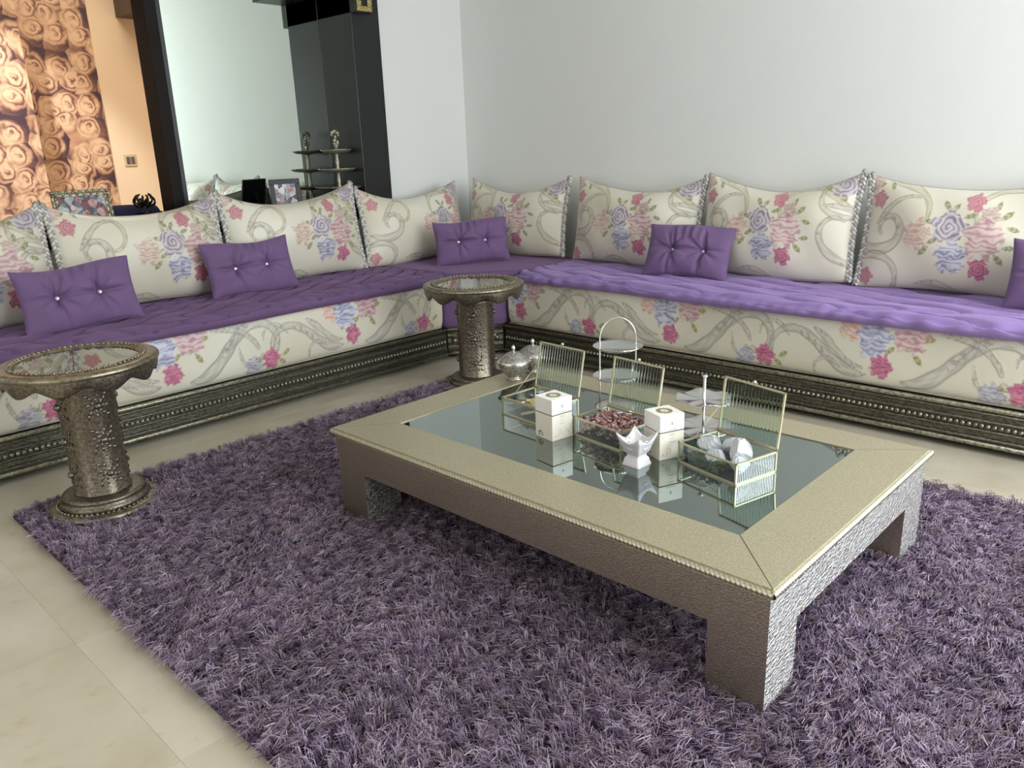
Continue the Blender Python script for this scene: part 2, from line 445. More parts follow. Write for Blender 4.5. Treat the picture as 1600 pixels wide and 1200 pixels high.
def window(name, lo, hi, axis, label):
    g = G(); t = .05
    (x0, y0, z0), (x1, y1, z1) = lo, hi
    root = empty(name, ((x0+x1)/2, (y0+y1)/2, z0)); struct(root, label, 'door' if 'door' in name else 'window')
    L = Vector(root.location)
    a0, a1 = (y0, y1) if axis == 'y' else (x0, x1)
    def bx(aa, ab, za, zb, th):
        if axis == 'y': return ((x0+x1)/2-th-L.x, aa-L.y, za-L.z), ((x0+x1)/2+th-L.x, ab-L.y, zb-L.z)
        return (aa-L.x, (y0+y1)/2-th-L.y, za-L.z), (ab-L.x, (y0+y1)/2+th-L.y, zb-L.z)
    f = G()
    f.box(*bx(a0, a1, z0, z0+t, .03)); f.box(*bx(a0, a1, z1-t, z1, .03))
    am = (a0+a1)/2
    for a in (a0, am-t/2, a1-t): f.box(*bx(a, a+t, z0+t, z1-t, .03))
    f.build('window_frame', MT['curtainw'], root)
    for p, q in ((a0+t, am-t/2), (am+t/2, a1-t)):
        G().box(*bx(p, q, z0+t, z1-t, .004)).build('pane', MT['pane'], root)
window('window_1', (XR+.04, wy0, wz0), (XR+.16, wy1, wz1), 'y', 'wide two-pane window in the side wall')
window('door_1', (.42, YW+.04, .06), (1.82, YW+.16, 2.45), 'x', 'glazed two-leaf door past the end of the lilac sofa')
window('window_2', (bx0, YB-.16, bz0), (bx1, YB-.04, bz1), 'x', 'broad two-pane window behind the viewer')

# the room behind the opening
FX = -6.5
og = G()
og.box((FX-.2, 2.42, 0), (FX, 3.7, ZC)); og.box((FX-.2, -1.2, 0), (FX, 2.42, ZC))
struct(og.build('wall_far', MT['peach']), 'peach painted wall of the next room with a light switch', 'wall')
struct(G().box((FX, 3.5, 0), (XW-.36, 3.7, ZC)).build('wall_far_side', MT['peach']), 'peach end wall of the next room behind the niche', 'wall')
struct(G().box((FX, -1.4, 0), (XW-.33, -1.2, ZC)).build('wall_far_end', MT['peach']), 'peach end wall of the next room out past the opening', 'wall')
tag(G().box((FX, 1.862, 0), (FX+.012, 2.415, ZC-.002)).build('rose_wallpaper', MT['roses']), 'brown wallpaper strip printed with big roses beside the peach wall', 'wallpaper')
tag(G().box((FX, -1.19, 0), (FX+.30, 1.86, ZC-.002), bevel=.004).build('wallpapered_pier', MT['roses']), 'brightly lit pier covered in pale rose wallpaper', 'wallpaper')
struct(G().box((FX, 2.62, 2.19), (FX+.5, 3.5, ZC)).build('trim_1', MT['soffit']), 'dark boxed soffit high on the peach wall', 'soffit')
sw = empty('light_switch', (FX, 2.55, 1.175)); tag(sw, 'small square light switch on the peach wall', 'switch')
G().box((0, -.045, -.045), (.010, .045, .045), bevel=.004).build('plate', MT['plastic'], sw)
for dy in (-.017, .017): G().box((.010, dy-.013, -.026), (.016, dy+.013, .026), bevel=.002).build('rocker', MT['soffit'], sw)
# added spot that brightens the pier; no such lamp is seen
sp = bpy.data.lights.new('pier_fill_spot', 'SPOT'); sp.energy = 230; sp.color = (.90, .93, 1.0); sp.spot_size = 1.1; sp.spot_blend = .4; sp.shadow_soft_size = .06
spo = bpy.data.objects.new('pier_fill_spot', sp); COL.objects.link(spo); spo.location = (-4.9, .9, 2.5)
spo.rotation_euler = (Vector((-6.2, 1.35, 1.2))-Vector((-4.9, .9, 2.5))).to_track_quat('-Z', 'Y').to_euler()

# ------------------------------------------------------------------ black mirror niche
mu = empty('mirror_niche', (XW, 2.5, .78)); tag(mu, 'black lacquered wall niche with a tall mirror and a ledge', 'mirror')
def mpart(name, lo, hi, mat, bev=.003):
    L = mu.location
    return G().box([a-b for a, b in zip(lo, L)], [a-b for a, b in zip(hi, L)], bevel=bev).build(name, MT[mat], mu)
mpart('ledge', (XM-.01, .17, .78), (XW+.012, 3.215, .842), 'black', .004)
mpart('mirror', (XM-.01, 1.965, .843), (XM, 3.045, 2.44), 'mirror', 0)
mpart('post', (XM, 3.03, .843), (XW+.015, 3.235, 2.44), 'black')
mpart('post', (XW-.13, 1.815, .843), (XW+.012, 1.876, 2.44), 'brownblack')
mpart('jamb', (XM, 1.93, .843), (XW-.131, 1.962, 2.44), 'black')
bxp = mpart('upper_box', (XM+.001, 3.030, 1.958), (-4.10, 3.150, 2.44), 'black')
mpart('header', (XM+.001, 2.80, 2.085), (-4.15, 3.029, 2.44), 'black')
# gold mosaic square on the box front
gm = G()
for (a0, a1, c0, c1) in ((0, .105, 0, .028), (0, .105, .12, .148), (0, .03, .028, .12), (.075, .105, .028, .12)):
    gm.box((-4.10-XW+.0005, 3.036+a0-2.5, 1.962+c0-.78), (-4.10-XW+.012, 3.036+a1-2.5, 1.962+c1-.78), bevel=.002)
o = gm.build('mosaic_square', MT['goldmosaic'], mu); o['label'] = 'gold mosaic square ring'

# ------------------------------------------------------------------ brocade pattern
def sstep(x, a, b):
    t = np.clip((x-a)/(b-a), 0, 1); return t*t*(3-2*t)
def clothoid(x, y, ang, L, k0, k1, n=44):
    s = np.linspace(0, L, n); th = ang+k0*s+.5*k1*s*s; ds = L/(n-1)
    return np.c_[x+np.cumsum(np.cos(th))*ds, y+np.cumsum(np.sin(th))*ds]
C_CREAM = lin((214, 207, 185)); C_SHINE = lin((228, 223, 206))
_NG = np.random.default_rng(5).random((64, 64))
def vnoise(x, y):
    xi, yi = np.floor(x).astype(int), np.floor(y).astype(int); fx, fy = x-xi, y-yi
    fx, fy = fx*fx*(3-2*fx), fy*fy*(3-2*fy); g = lambda a, b: _NG[a % 64, b % 64]
    return (g(xi, yi)*(1-fx)+g(xi+1, yi)*fx)*(1-fy)+(g(xi, yi+1)*(1-fx)+g(xi+1, yi+1)*fx)*fy
class Pattern:
    def __init__(s, U, V, seed=0):
        s.U, s.V = U, V; n = U.shape
        s.c = np.broadcast_to(C_CREAM, n+(3,)).copy(); s.h = np.zeros(n); s.seed = seed
        t = .5+.5*np.sin(U*7.3+seed)*np.cos(V*6.1+seed*2.1); s.c += (C_SHINE-C_CREAM)*t[..., None]
    def blend(s, m, col, h=0.0):
        s.c = s.c*(1-m[..., None])+np.asarray(col)*m[..., None]; s.h = s.h*(1-m)+h*m
    def rose(s, cx, cy, R, dark, light, style, ph=0.0):
        dx, dy = (s.U-cx)/R, (s.V-cy)/R; r = np.hypot(dx, dy)
        if r.min() > 1.5: return
        th = np.arctan2(dy, dx); k = cx*37+cy*91+ph*7
        n1 = vnoise(dx*2.6+k, dy*3.4+k*1.3)-.5; n2 = vnoise(dx*5.2-k, dy*9+k)-.5; n3 = vnoise(dx*3.3+2*k, dy*3.3-k)
        e = 1+.12*np.sin(5*th+ph)+.07*np.sin(9*th+2*ph)+.30*n2+.15*n1
        m = sstep(e-r, 0, .10)
        if style == 'ring':
            t = .5+.5*np.sin(r*20+th+5.0*n1+1.5*np.sin(3*th+ph)*np.clip(r, 0, 1)); t = np.clip(t**.6+.45*(n3-.45), 0, 1)
        else:
            t = .5+.5*np.sin(dy*21+8.0*n1+3.0*n2); t = np.clip(t**.7+.75*(n3-.5), 0, 1)
        col = lin(dark)*(1-t[..., None])+lin(light)*t[..., None]
        s.c = s.c*(1-m[..., None]*.92)+col*m[..., None]*.92; s.h = s.h*(1-m)+m*(.3+.7*t)
    def leaf(s, cx, cy, L, ang, dark=(112, 116, 74), light=(178, 178, 128)):
        ca, sa = math.cos(ang), math.sin(ang); dx = ((s.U-cx)*ca+(s.V-cy)*sa)/L; dy = (-(s.U-cx)*sa+(s.V-cy)*ca)/L
        w = .42*np.clip(1-dx*dx, 0, 1); m = sstep(w-np.abs(dy), 0, .10)*(np.abs(dx) < 1)
        if m.max() <= 0: return
        t = .5+.5*np.sin(dx*9+np.abs(dy)*8); s.blend(m*.85, lin(dark)*(1-t[..., None])+lin(light)*t[..., None], .5)
    def scroll(s, pts, w0, w1, col=(200, 192, 172), line=(128, 122, 110)):
        pts = np.asarray(pts); mw = max(w0, w1)*1.5; lo = pts.min(0)-mw; hi = pts.max(0)+mw
        sel = (s.U > lo[0]) & (s.U < hi[0]) & (s.V > lo[1]) & (s.V < hi[1])
        if not sel.any(): return
        P = np.stack([s.U[sel], s.V[sel]], 1); D = np.full(len(P), 9e9); I = np.zeros(len(P)); SG = np.zeros(len(P))
        tg = np.gradient(pts, axis=0); tg /= np.linalg.norm(tg, axis=1)[:, None]+1e-9
        for k, q in enumerate(pts):
            vx, vy = P[:, 0]-q[0], P[:, 1]-q[1]; d = np.hypot(vx, vy); b = d < D; D[b] = d[b]; I[b] = k; SG[b] = (tg[k, 0]*vy-tg[k, 1]*vx)[b]
        w = w0+(w1-w0)*I/len(pts); w = w*(1+.07*np.sin(I*.55))*np.clip(.2+I/12, 0, 1); x = np.sign(SG)*D/w; ax = np.abs(x)
        m = sstep(1-ax, 0, .3)
        e = np.exp(-((ax-.88)/.16)**2)
        for c0, a_ in ((.45, .75), (0.0, .6), (-.45, .75)):
            e = np.maximum(e, a_*np.exp(-((x-c0)/.13)**2)*(.45+.55*np.sin(I*.5+c0*9)))
        sec = (np.sin(I*.16+w0*90) > -.1)*(x > -.2); e = np.maximum(e, .75*sec*(ax < .95)*sstep(.5+.5*np.sin(I*1.25+x*2.2), .45, .8))
        c = s.c[sel]; c = c*(1-.45*m[:, None])+lin(col)*.45*m[:, None]
        e = (np.clip(e, 0, 1)*(ax < 1.25))[:, None]*.72; c = c*(1-e)+lin(line)*e
        s.c[sel] = c; s.h[sel] = np.maximum(s.h[sel], m*.4+.5*e[:, 0])
    def bouquet(s, x, y, k=1.0):
        s.leaf(x-.02*k, y+.085*k, .028*k, 2.2); s.leaf(x+.015*k, y+.075*k, .026*k, .9); s.leaf(x-.075*k, y+.02*k, .026*k, 2.9)
        s.leaf(x+.075*k, y+.045*k, .026*k, .3); s.leaf(x+.205*k, y+.05*k, .03*k, .7); s.leaf(x+.235*k, y+.0*k, .026*k, -.3)
        s.leaf(x+.20*k, y-.115*k, .03*k, -.8); s.leaf(x+.23*k, y-.07*k, .026*k, .1); s.leaf(x-.055*k, y-.055*k, .026*k, 3.6)
        s.leaf(x-.09*k, y-.095*k, .03*k, 3.9); s.leaf(x+.17*k, y+.085*k, .024*k, 1.4)
        s.rose(x+.145*k, y+.045*k, .038*k, (172, 150, 136), (214, 190, 182), 'hatch', 2.0)
        s.rose(x+.135*k, y-.04*k, .078*k, (176, 132, 138), (222, 198, 190), 'hatch', .6)
        s.rose(x-.125*k, y-.03*k, .058*k, (194, 158, 144), (224, 202, 186), 'hatch', 1.1)
        s.rose(x, y, .066*k, (116, 104, 120), (206, 198, 204), 'ring', .3)
        s.rose(x+.02*k, y-.115*k, .062*k, (122, 122, 150), (206, 204, 214), 'hatch', .2)
        s.rose(x+.085*k, y+.098*k, .037*k, (172, 92, 112), (206, 138, 150), 'ring', .9)
        s.rose(x+.13*k, y-.155*k, .042*k, (150, 62, 98), (206, 126, 150), 'ring', 1.9)

def cushion_pattern(U, V, dx, seed):
    p = Pattern(U, V, seed)
    sc = p.scroll
    gold = ((200, 188, 156), (150, 138, 108))
    sc(clothoid(-.42+dx*.2, -.05, -.45, .42, 1.2, 60), .030, .008); sc(clothoid(-.34+dx*.2, .02, .9, .22, 2, -70), .016, .006)
    sc(clothoid(-.34, .212, -.40, .40, 4.5, -62), .017, .007, *gold); sc(clothoid(.30, .170, 3.25, .34, -4, 66), .017, .007, *gold)
    sc(clothoid(.10, .20, .0, .30, -4, 14), .013, .012, *gold)
    sc(clothoid(.43, .05, 3.35, .30, -2, -56), .018, .007); sc(clothoid(.43, -.17, 2.75, .36, 1.5, -60), .024, .007); sc(clothoid(.26, .09, .1, .18, -3, -10), .010, .012)
    sc(clothoid(-.43, -.13, .45, .34, -2.5, -48), .022, .007); sc(clothoid(-.16, -.215, .25, .30, -2, -40), .016, .006)
    p.leaf(.27, .17, .03, 2.4); p.leaf(.35, .13, .03, -1.2); p.leaf(-.36, .185, .03, .3); p.leaf(-.30, .18, .024, 2.0)
    p.rose(-.345, .125, .036, (168, 96, 112), (206, 146, 152), 'ring', .4)
    p.rose(.345, .185, .060, (120, 104, 120), (200, 190, 196), 'ring', .9)
    p.rose(-.37, -.195, .036, (172, 100, 112), (210, 150, 150), 'ring', 1.4)
    p.rose(-.39, .20, .04, (186, 150, 140), (216, 196, 186), 'hatch', 1.4)
    p.bouquet(dx, .015)
    return p

def mattress_pattern(U, V, period, phase, seed, umin, umax):
    """U along the sofa, V height 0..0.28"""
    p = Pattern(U, V, seed)
    k0 = int(math.floor((umin-phase)/period))-1; k1 = int(math.ceil((umax-phase)/period))+1
    for k in range(k0, k1+1):
        b = phase+k*period; q = period/.985
        def sc(pts, a, c, col=(198, 192, 180), line=(126, 122, 116)): p.scroll(pts, a, c, col, line)
        # the big S scrolls
        sc(clothoid(b+.07*q, .045, -.25, .66, 9.5, -44, 80), .030, .012); sc(clothoid(b+.93*q, .055, PI+.25, .52, -9.5, 50, 70), .026, .009)
        sc(clothoid(b+.24*q, .13, .2, .22, 6, 70), .014, .006); sc(clothoid(b+.33*q, .14, -1.6, .17, 5, 120), .009, .005)
        sc(clothoid(b-.16*q, .06, 2.3, .16, 8, 120), .011, .005); sc(clothoid(b+.60*q, .15, 2.2, .18, 4, 110), .010, .005)
        sc(clothoid(b+.70*q, .20, -.4, .24, -6, 60), .018, .007); sc(clothoid(b+.20*q, .22, .1, .25, -3, -14), .014, .010)
        for (lx, ly, l, a) in ((.10, .165, .03, .3), (.13, .13, .03, -.9), (-.055, .20, .028, 2.5), (.165, .20, .028, .2), (.55, .045, .028, -.6), (.575, .08, .026, .5), (.03, .15, .024, .7), (.42, .075, .024, 2.8)):
            p.leaf(b+lx*q, ly, l, a, (120, 120, 66), (186, 182, 118))
        p.rose(b-.125*q, .215, .052, (206, 158, 140), (232, 206, 188), 'hatch', 1.2)
        p.rose(b+.10*q, .215, .068, (176, 124, 138), (226, 196, 194), 'hatch', .4)
        p.rose(b-.035*q, .185, .066, (122, 124, 162), (210, 210, 226), 'hatch', .2)
        p.rose(b, .088, .044, (158, 58, 104), (214, 130, 160), 'hatch', 1.9)
        p.rose(b+.395*q, .045, .046, (136, 132, 152), (206, 204, 212), 'hatch', .9)
        p.rose(b+.49*q, .065, .044, (158, 58, 104), (214, 130, 160), 'hatch', .7)
    return p

# ------------------------------------------------------------------ sofas
def along(side):
    """returns a function (a along, d depth from the sofa front into the seat, z) -> world"""
    if side == 'L': return lambda a, d, z: (XF-d, a, z)
    return lambda a, d, z: (a, YF+d, z)
JL, JR = 2.924, -3.154           # where the left and back sofas meet the corner piece

def sofa_base(side, a0, a1, label):
    root = empty('sofa_base', along(side)((a0+a1)/2, .35, 0)); tag(root, label, 'sofa base')
    L = Vector(root.location); F = along(side)
    def bx(g, a, b, d0, d1, z0, z1, bev=0.0):
        p, q = Vector(F(a, d0, z0))-L, Vector(F(b, d1, z1))-L
        g.box([min(x, y) for x, y in zip(p, q)], [max(x, y) for x, y in zip(p, q)], bevel=bev); return g
    bx(G(), a0, a1, .012, .06, .032, .180).build('front_rail', MT['rail'], root)
    bx(G(), a0, a1, .06, .70, .13, .178).build('slat_deck', MT['foot'], root)
    def rod(z, r, d, mat, name):
        g = G(); g.tube([Vector(F(a0, d, z))-L, Vector(F((a0+a1)/2, d, z))-L, Vector(F(a1, d, z))-L], r, 8); return g.build(name, MT[mat], root)
    rod(.176, .011, .010, 'rail_edge', 'upper_moulding'); rod(.158, .006, .009, 'rail', 'inner_moulding')
    rod(.037, .011, .008, 'rail_edge', 'lower_moulding'); rod(.058, .006, .009, 'rail', 'inner_moulding')
    rod(.128, .006, .010, 'rail', 'inner_moulding'); rod(.090, .006, .010, 'rail', 'inner_moulding')
    g = G(); n = int((a1-a0)/.0215)
    for i in range(n):
        p = Vector(F(a0+.012+i*.0215, .008, .109))-L; g.ball(p, .0098, 8, 5)
    o = g.build('bead_row', MT['rail_edge'], root); o['kind'] = 'stuff'; o['label'] = 'row of small worn silver beads'
    k = max(2, int((a1-a0)/.85)+1)
    for i in range(k):
        a = a0+.14+(a1-a0-.28)*i/(k-1)
        for d in (.10, .62):
            g = G(); p = Vector(F(a, d, 0))-L; g.lathe([(0, 0), (.028, 0), (.036, .02), (.038, .130), (0, .130)], 14, center=p)
            g.build('foot', MT['foot'], root)
    return root
LA0, LA1 = -.55, JL-.004
RA0, RA1 = JR+.004, .33
sofa_base('L', LA0, LA1, 'dark pewter sofa base with bead trim under the mirror wall seat')
sofa_base('R', RA0, RA1, 'dark pewter sofa base with bead trim along the plain white wall')

# corner unit
ca = Vector((XF, JL)); cb = Vector((JR, YF)); cdir = (cb-ca).normalized(); cn = Vector((cdir.y, -cdir.x))     # outward towards the room
clen = (cb-ca).length
cr = empty('corner_sofa_base', (-3.6, 3.4, 0)); tag(cr, 'angled pewter corner base with round studs behind the side table', 'sofa base')
L = Vector((-3.6, 3.4))
poly = [ca-L, cb-L, Vector((JR, YW-.05))-L, Vector((XW+.05, YW-.05))-L, Vector((XW+.05, JL))-L]
inn = [ca-cn*.02-L, cb-cn*.02-L, Vector((JR, YW-.05))-L, Vector((XW+.05, YW-.05))-L, Vector((XW+.05, JL))-L]
G().prism(inn, .032, .180).build('front_rail', MT['rail'], cr)
for z, r in ((.176, .011), (.037, .011), (.158, .006), (.128, .005), (.09, .005), (.058, .006)):
    p, q = ca-cn*.012-L, cb-cn*.012-L
    G().tube([(p.x, p.y, z), ((p.x+q.x)/2, (p.y+q.y)/2, z), (q.x, q.y, z)], r, 8).build('moulding', MT['rail_edge' if r > .01 else 'rail'], cr)
for t in (.12, .37, .63, .88):
    p = ca+cdir*clen*t-cn*.014-L
    g = G(); g.ball((p.x, p.y, .109), .016, 12, 8); g.build('stud', MT['rail_edge'], cr)
for t in (.1, .9):
    p = ca+cdir*clen*t-cn*.10-L
    G().lathe([(0, 0), (.028, 0), (.038, .03), (.038, .032), (0, .032)], 14, center=(p.x, p.y, 0)).build('foot', MT['foot'], cr)
G().lathe([(0, 0), (.038, 0), (.038, .032), (0, .032)], 14, center=(-.4, .35, 0)).build('foot', MT['foot'], cr)

# mattresses
def mattress(side, a0, a1, period, phase, label, seed):
    F = along(side); n = int((a1-a0)/.0046); A = np.linspace(a0, a1, n)
    # cross-section front: superellipse, bottom .188 to top .478
    zb, zt = .186, .470; hm = (zb+zt)/2; hh = (zt-zb)/2; bul = .050
    m = 54; ts = np.linspace(-PI/2, PI/2, m)
    sz = np.sign(np.sin(ts))*np.abs(np.sin(ts))**.62; sd = np.abs(np.cos(ts))**.62
    Z = hm+hh*sz; D = .056-bul*sd
    fine = np.linspace(-PI/2, PI/2, 2000); fz = hm+hh*np.sign(np.sin(fine))*np.abs(np.sin(fine))**.62; fd = .056-bul*np.abs(np.cos(fine))**.62
    fa = np.r_[0, np.cumsum(np.hypot(np.diff(fz), np.diff(fd)))]; qa = np.linspace(0, fa[-1], 66)
    Z = np.interp(qa, fa, fz); D = np.interp(qa, fa, fd)
    Z = np.r_[Z, zt]; D = np.r_[D, .655]
    arc = np.r_[0, np.cumsum(np.hypot(np.diff(Z), np.diff(D)))]; V = (arc-arc[0])*.29/arc[-2]
    V = np.r_[V[:-1], V[-2]+.3]
    U, VV = np.meshgrid(A, V, indexing='ij')
    p = mattress_pattern(U, VV-.012, period, phase, seed, a0, a1)
    Dg = np.broadcast_to(D, U.shape)-p.h*.0016; Zg = np.broadcast_to(Z, U.shape)+0*U
    # soft waviness along the length; ends round off
    Dg = Dg+.004*np.sin(U*5+seed)+.003*np.sin(U*11+seed)
    e = np.minimum(U-a0, a1-U); er = np.clip(1-e/.03, 0, 1)**2; Dg = Dg+.028*er
    Zg = hm+(Zg-hm)*(1-.06*er)
    P = np.stack([XF-Dg, U, Zg], -1) if side == 'L' else np.stack([U, YF+Dg, Zg], -1)
    c = empty('mattress', F((a0+a1)/2, .35, zb)); tag(c, label, 'mattress')
    LL = np.array(c.location)
    flip = side == 'L'
    big_mesh('brocade_cover', (P-LL).reshape(-1, 3), gridq(*U.shape, flip=not flip), MT['brocade'], c, p.c.reshape(-1, 3))
    # ends, back and underside
    g = G(); lo, hi = Vector(F(a0+.002, .065, zb+.002))-c.location, Vector(F(a1-.002, .70, zt-.004))-c.location
    g.box([min(x, y) for x, y in zip(lo, hi)], [max(x, y) for x, y in zip(lo, hi)]); g.build('core', MT['piping'], c)
    pts = [Vector(F(a, .030, zb+.006))-c.location for a in np.linspace(a0+.01, a1-.01, 30)]
    G().tube(pts, .005, 6).build('piping', MT['piping'], c)
    return c
mattress('L', LA0, LA1-.006, .945, 1.340, 'floral brocade mattress facing front under the dark purple quilt', 3)
mattress('R', RA0+.006, RA1, .986, -1.045, 'floral brocade mattress under the pale lilac quilt by the white wall', 11)
# purple corner mattress
cm = G()
off = .006
pp = [ca+cn*.0+cdir*off, cb-cdir*off]
inp = [(p.x, p.y) for p in (pp[0], pp[1], Vector((JR-.004, YW-.06)), Vector((XW+.06, YW-.06)), Vector((XW+.06, JL+.006)))]
o_ = G(); prof = [(.02, .184), (.004, .20), (-.006, .24), (-.008, .33), (-.006, .42), (.004, .46), (.02, .474)]
rows = []
for ins, z in prof:
    rows.append([(p[0]-cn.x*ins*(1 if i < 2 else 0), p[1]-cn.y*ins*(1 if i < 2 else 0), z) for i, p in enumerate(inp)])
o_.grid(np.array(rows), wrap=True, flip=True); n5 = len(inp)
o_.add(np.array(rows[-1]), [tuple(range(n5))], 0, False); o_.add(np.array(rows[0]), [tuple(range(n5-1, -1, -1))], 0, False)
tag(o_.build('corner_mattress', MT['velvet']), 'plain purple velvet corner mattress between the two sofas', 'mattress')

# ------------------------------------------------------------------ seat quilts
def quilt(name, side, a0, a1, mat, puff, thick, overh, label, chev, seed, d1=.60, wr=0.0, round_end=False):
    F = along(side); na = int((a1-a0)/.009); A = np.linspace(a0, a1, na)
    # profile: from hanging front edge bottom over the top to the back
    rr = thick/2+.012
    pr = []
    zt = SEAT; zb = .445
    for t in np.linspace(-PI*.5, PI/2, 16): pr.append((-overh+.030-.030*math.cos(t), (zt+zb)/2+math.sin(t)*(zt-zb)/2))
    pr = pr+[(d, zt) for d in np.linspace(-overh+.042, d1, 62)]
    pr = [(.03, zb+.004)]+pr
    pr = np.array(pr); D, Z = pr[:, 0], pr[:, 1]
    arc = np.r_[0, np.cumsum(np.hypot(np.diff(D), np.diff(Z)))]
    U, V = np.meshgrid(A, arc, indexing='ij'); Dg = np.broadcast_to(D, U.shape).copy(); Zg = np.broadcast_to(Z, U.shape).copy()
    # quilting seams
    def seam(x, per): q = np.abs(((x/per+.5) % 1)-.5)*per; return np.exp(-(q/.0105)**2)
    vv = V-.08
    if chev > 0:       # herringbone channels
        s1 = seam(U-1.7*np.abs(vv-.17)+.03*np.sin(U*2.1+seed), .20); s2 = seam(vv-.17+.012*np.sin(U*4), 9.0)
    else:              # long shallow diagonals of a puffy quilt
        s1 = seam(vv+U*.26+.02*np.sin(U*3+seed), .135); s2 = seam(vv-U*.30+.02*np.sin(U*2.3), .21)
    top = sstep(V, .075, .11)
    s = np.maximum(s1, .9*s2)*top
    edge = np.exp(-((V-.115)/.012)**2)
    hgt = -puff*np.maximum(s, .8*edge)+puff*.55*(np.sin(U*17+3*np.sin(V*9+seed))*np.sin(V*23+seed+U*3))*.5*top
    # wrinkles on the rolled edge
    wrk = wr*np.exp(-((V-.07)/.06)**2)*((np.sin(U*31+7*np.sin(U*3.3+seed)+V*18)*.6+np.sin(U*67+9*np.sin(U*4.1)+seed-V*25)*.5)*(.35+.65*np.sin(U*5.3+2*np.sin(U*1.9)+seed)**2))
    nd = np.where(V < .1, -np.cos(np.clip((V-.03)/.075, -1, 1)*1.3), 0.0); nz = np.where(V < .1, np.sin(np.clip((V-.03)/.075, -1, 1)*1.3), 1.0)
    tot = hgt+wrk
    Dg += nd*tot; Zg += nz*tot
    Zg += .004*np.sin(U*3.1+seed)*sstep(V, 0, .1); Dg += .008*np.sin(U*2.3+seed)+.005*np.sin(U*6.1+seed*1.7)
    e = np.minimum(U-a0, a1-U); er = np.clip(1-e/.05, 0, 1)
    Zg -= (Zg-zb)*(1-np.sqrt(np.clip(1-er**2, 0, 1)))*.95
    if round_end:                       # near end of the quilt is folded round
        er2 = np.clip(1-(U-a0)/.16, 0, 1); Dg = np.where(Dg < .3, Dg+er2**2*.10*np.clip(1-Dg/.3, 0, 1), Dg)
    P = np.stack([XF-Dg, U, Zg], -1) if side == 'L' else np.stack([U, YF+Dg, Zg], -1)
    c = empty(name, F((a0+a1)/2, .3, zb)); LL = np.array(c.location)
    tag(c, label, 'quilt')
    big_mesh('quilted_top', (P-LL).reshape(-1, 3), gridq(*U.shape, flip=side != 'L'), mat, c)
    lo, hi = Vector(F(a0+.03, .02, .468))-c.location, Vector(F(a1-.03, d1-.01, .474))-c.location
    G().box([min(x, y) for x, y in zip(lo, hi)], [max(x, y) for x, y in zip(lo, hi)]).build('underside', mat, c)
    return c
quilt('seat_quilt', 'L', LA0, JL+.03, MT['velvet_dark'], .030, .05, .030, 'dark purple quilted velvet seat cover on the mirror wall sofa', 1.0, 1.0, .62)
quilt('seat_quilt', 'R', -3.09, RA1, MT['velvet_light'], .024, .06, .036, 'pale lilac puffy quilted velvet cover on the white wall sofa', -.9, 2.3, .56, .011, True)
# flat purple velvet on the corner seat
csx = [(XF+.028, JL+.02), (JR+.03, YF-.02), (JR+.13, YF+.12), (JR+.13, YW-.1), (XW+.1, YW-.1), (XW+.1, JL+.02)]
cc = G(); cen = Vector((-3.65, 3.45))
rows = []
for k, z in ((.985, .452), (1.0, .462), (1.0, .484), (.985, .496), (.95, .500)):
    rows.append([(cen.x+(p[0]-cen.x)*k, cen.y+(p[1]-cen.y)*k, z) for p in csx])
cc.grid(np.array(rows), wrap=True); cc.add(np.array(rows[-1]), [tuple(range(len(csx)))], 0, False)
tag(cc.build('corner_seat_cover', MT['velvet_dark']), 'smooth purple velvet seat cover in the sofa corner', 'seat cover')

# ------------------------------------------------------------------ pillows
def pillow_surface(Wd, H, T, nu, nv, ps, pt, seed, power=.55, pb=0.0):
    u = np.linspace(-1, 1, nu); v = np.linspace(-1, 1, nv); U, V = np.meshgrid(u, v, indexing='ij')
    rs = np.random.default_rng(seed); a = rs.uniform(0, 6.28, 8)
    X = Wd/2*U*(1-ps*(1-V*V)); ptv = pb+(pt-pb)*(.5+.5*V)
    Z = H/2*V*(1-ptv*(1-U*U))+.008*np.sin(U*3+a[0])*np.abs(V)
    th = ((1-np.abs(U)**2.3)*(1-np.abs(V)**2.3)).clip(0, 1)**power
    th = th*(1+.06*np.sin(U*4+a[1])*np.cos(V*3+a[2])+.04*np.sin(U*9+a[3]+V*3))
    return U, V, X, Z, th*T/2
def braid(g, path, amp, rad, pitch):
    P = np.asarray(path); seg = np.r_[0, np.cumsum(np.linalg.norm(np.diff(P, axis=0), axis=1))]
    n = max(12, int(seg[-1]/(pitch/10))); s = np.linspace(0, seg[-1], n)
    C = np.stack([np.interp(s, seg, P[:, k]) for k in range(3)], 1)
    for k in range(3):
        ph = s/pitch*2*PI+k*2*PI/3
        Q = C.copy(); Q[:, 0] += amp*np.sin(ph); Q[:, 1] += amp*.55*np.sin(2*ph)
        g.tube(Q.tolist(), rad, 6, mat=1 if k == 2 else 0)
    return g
CU, CV = 241, 141
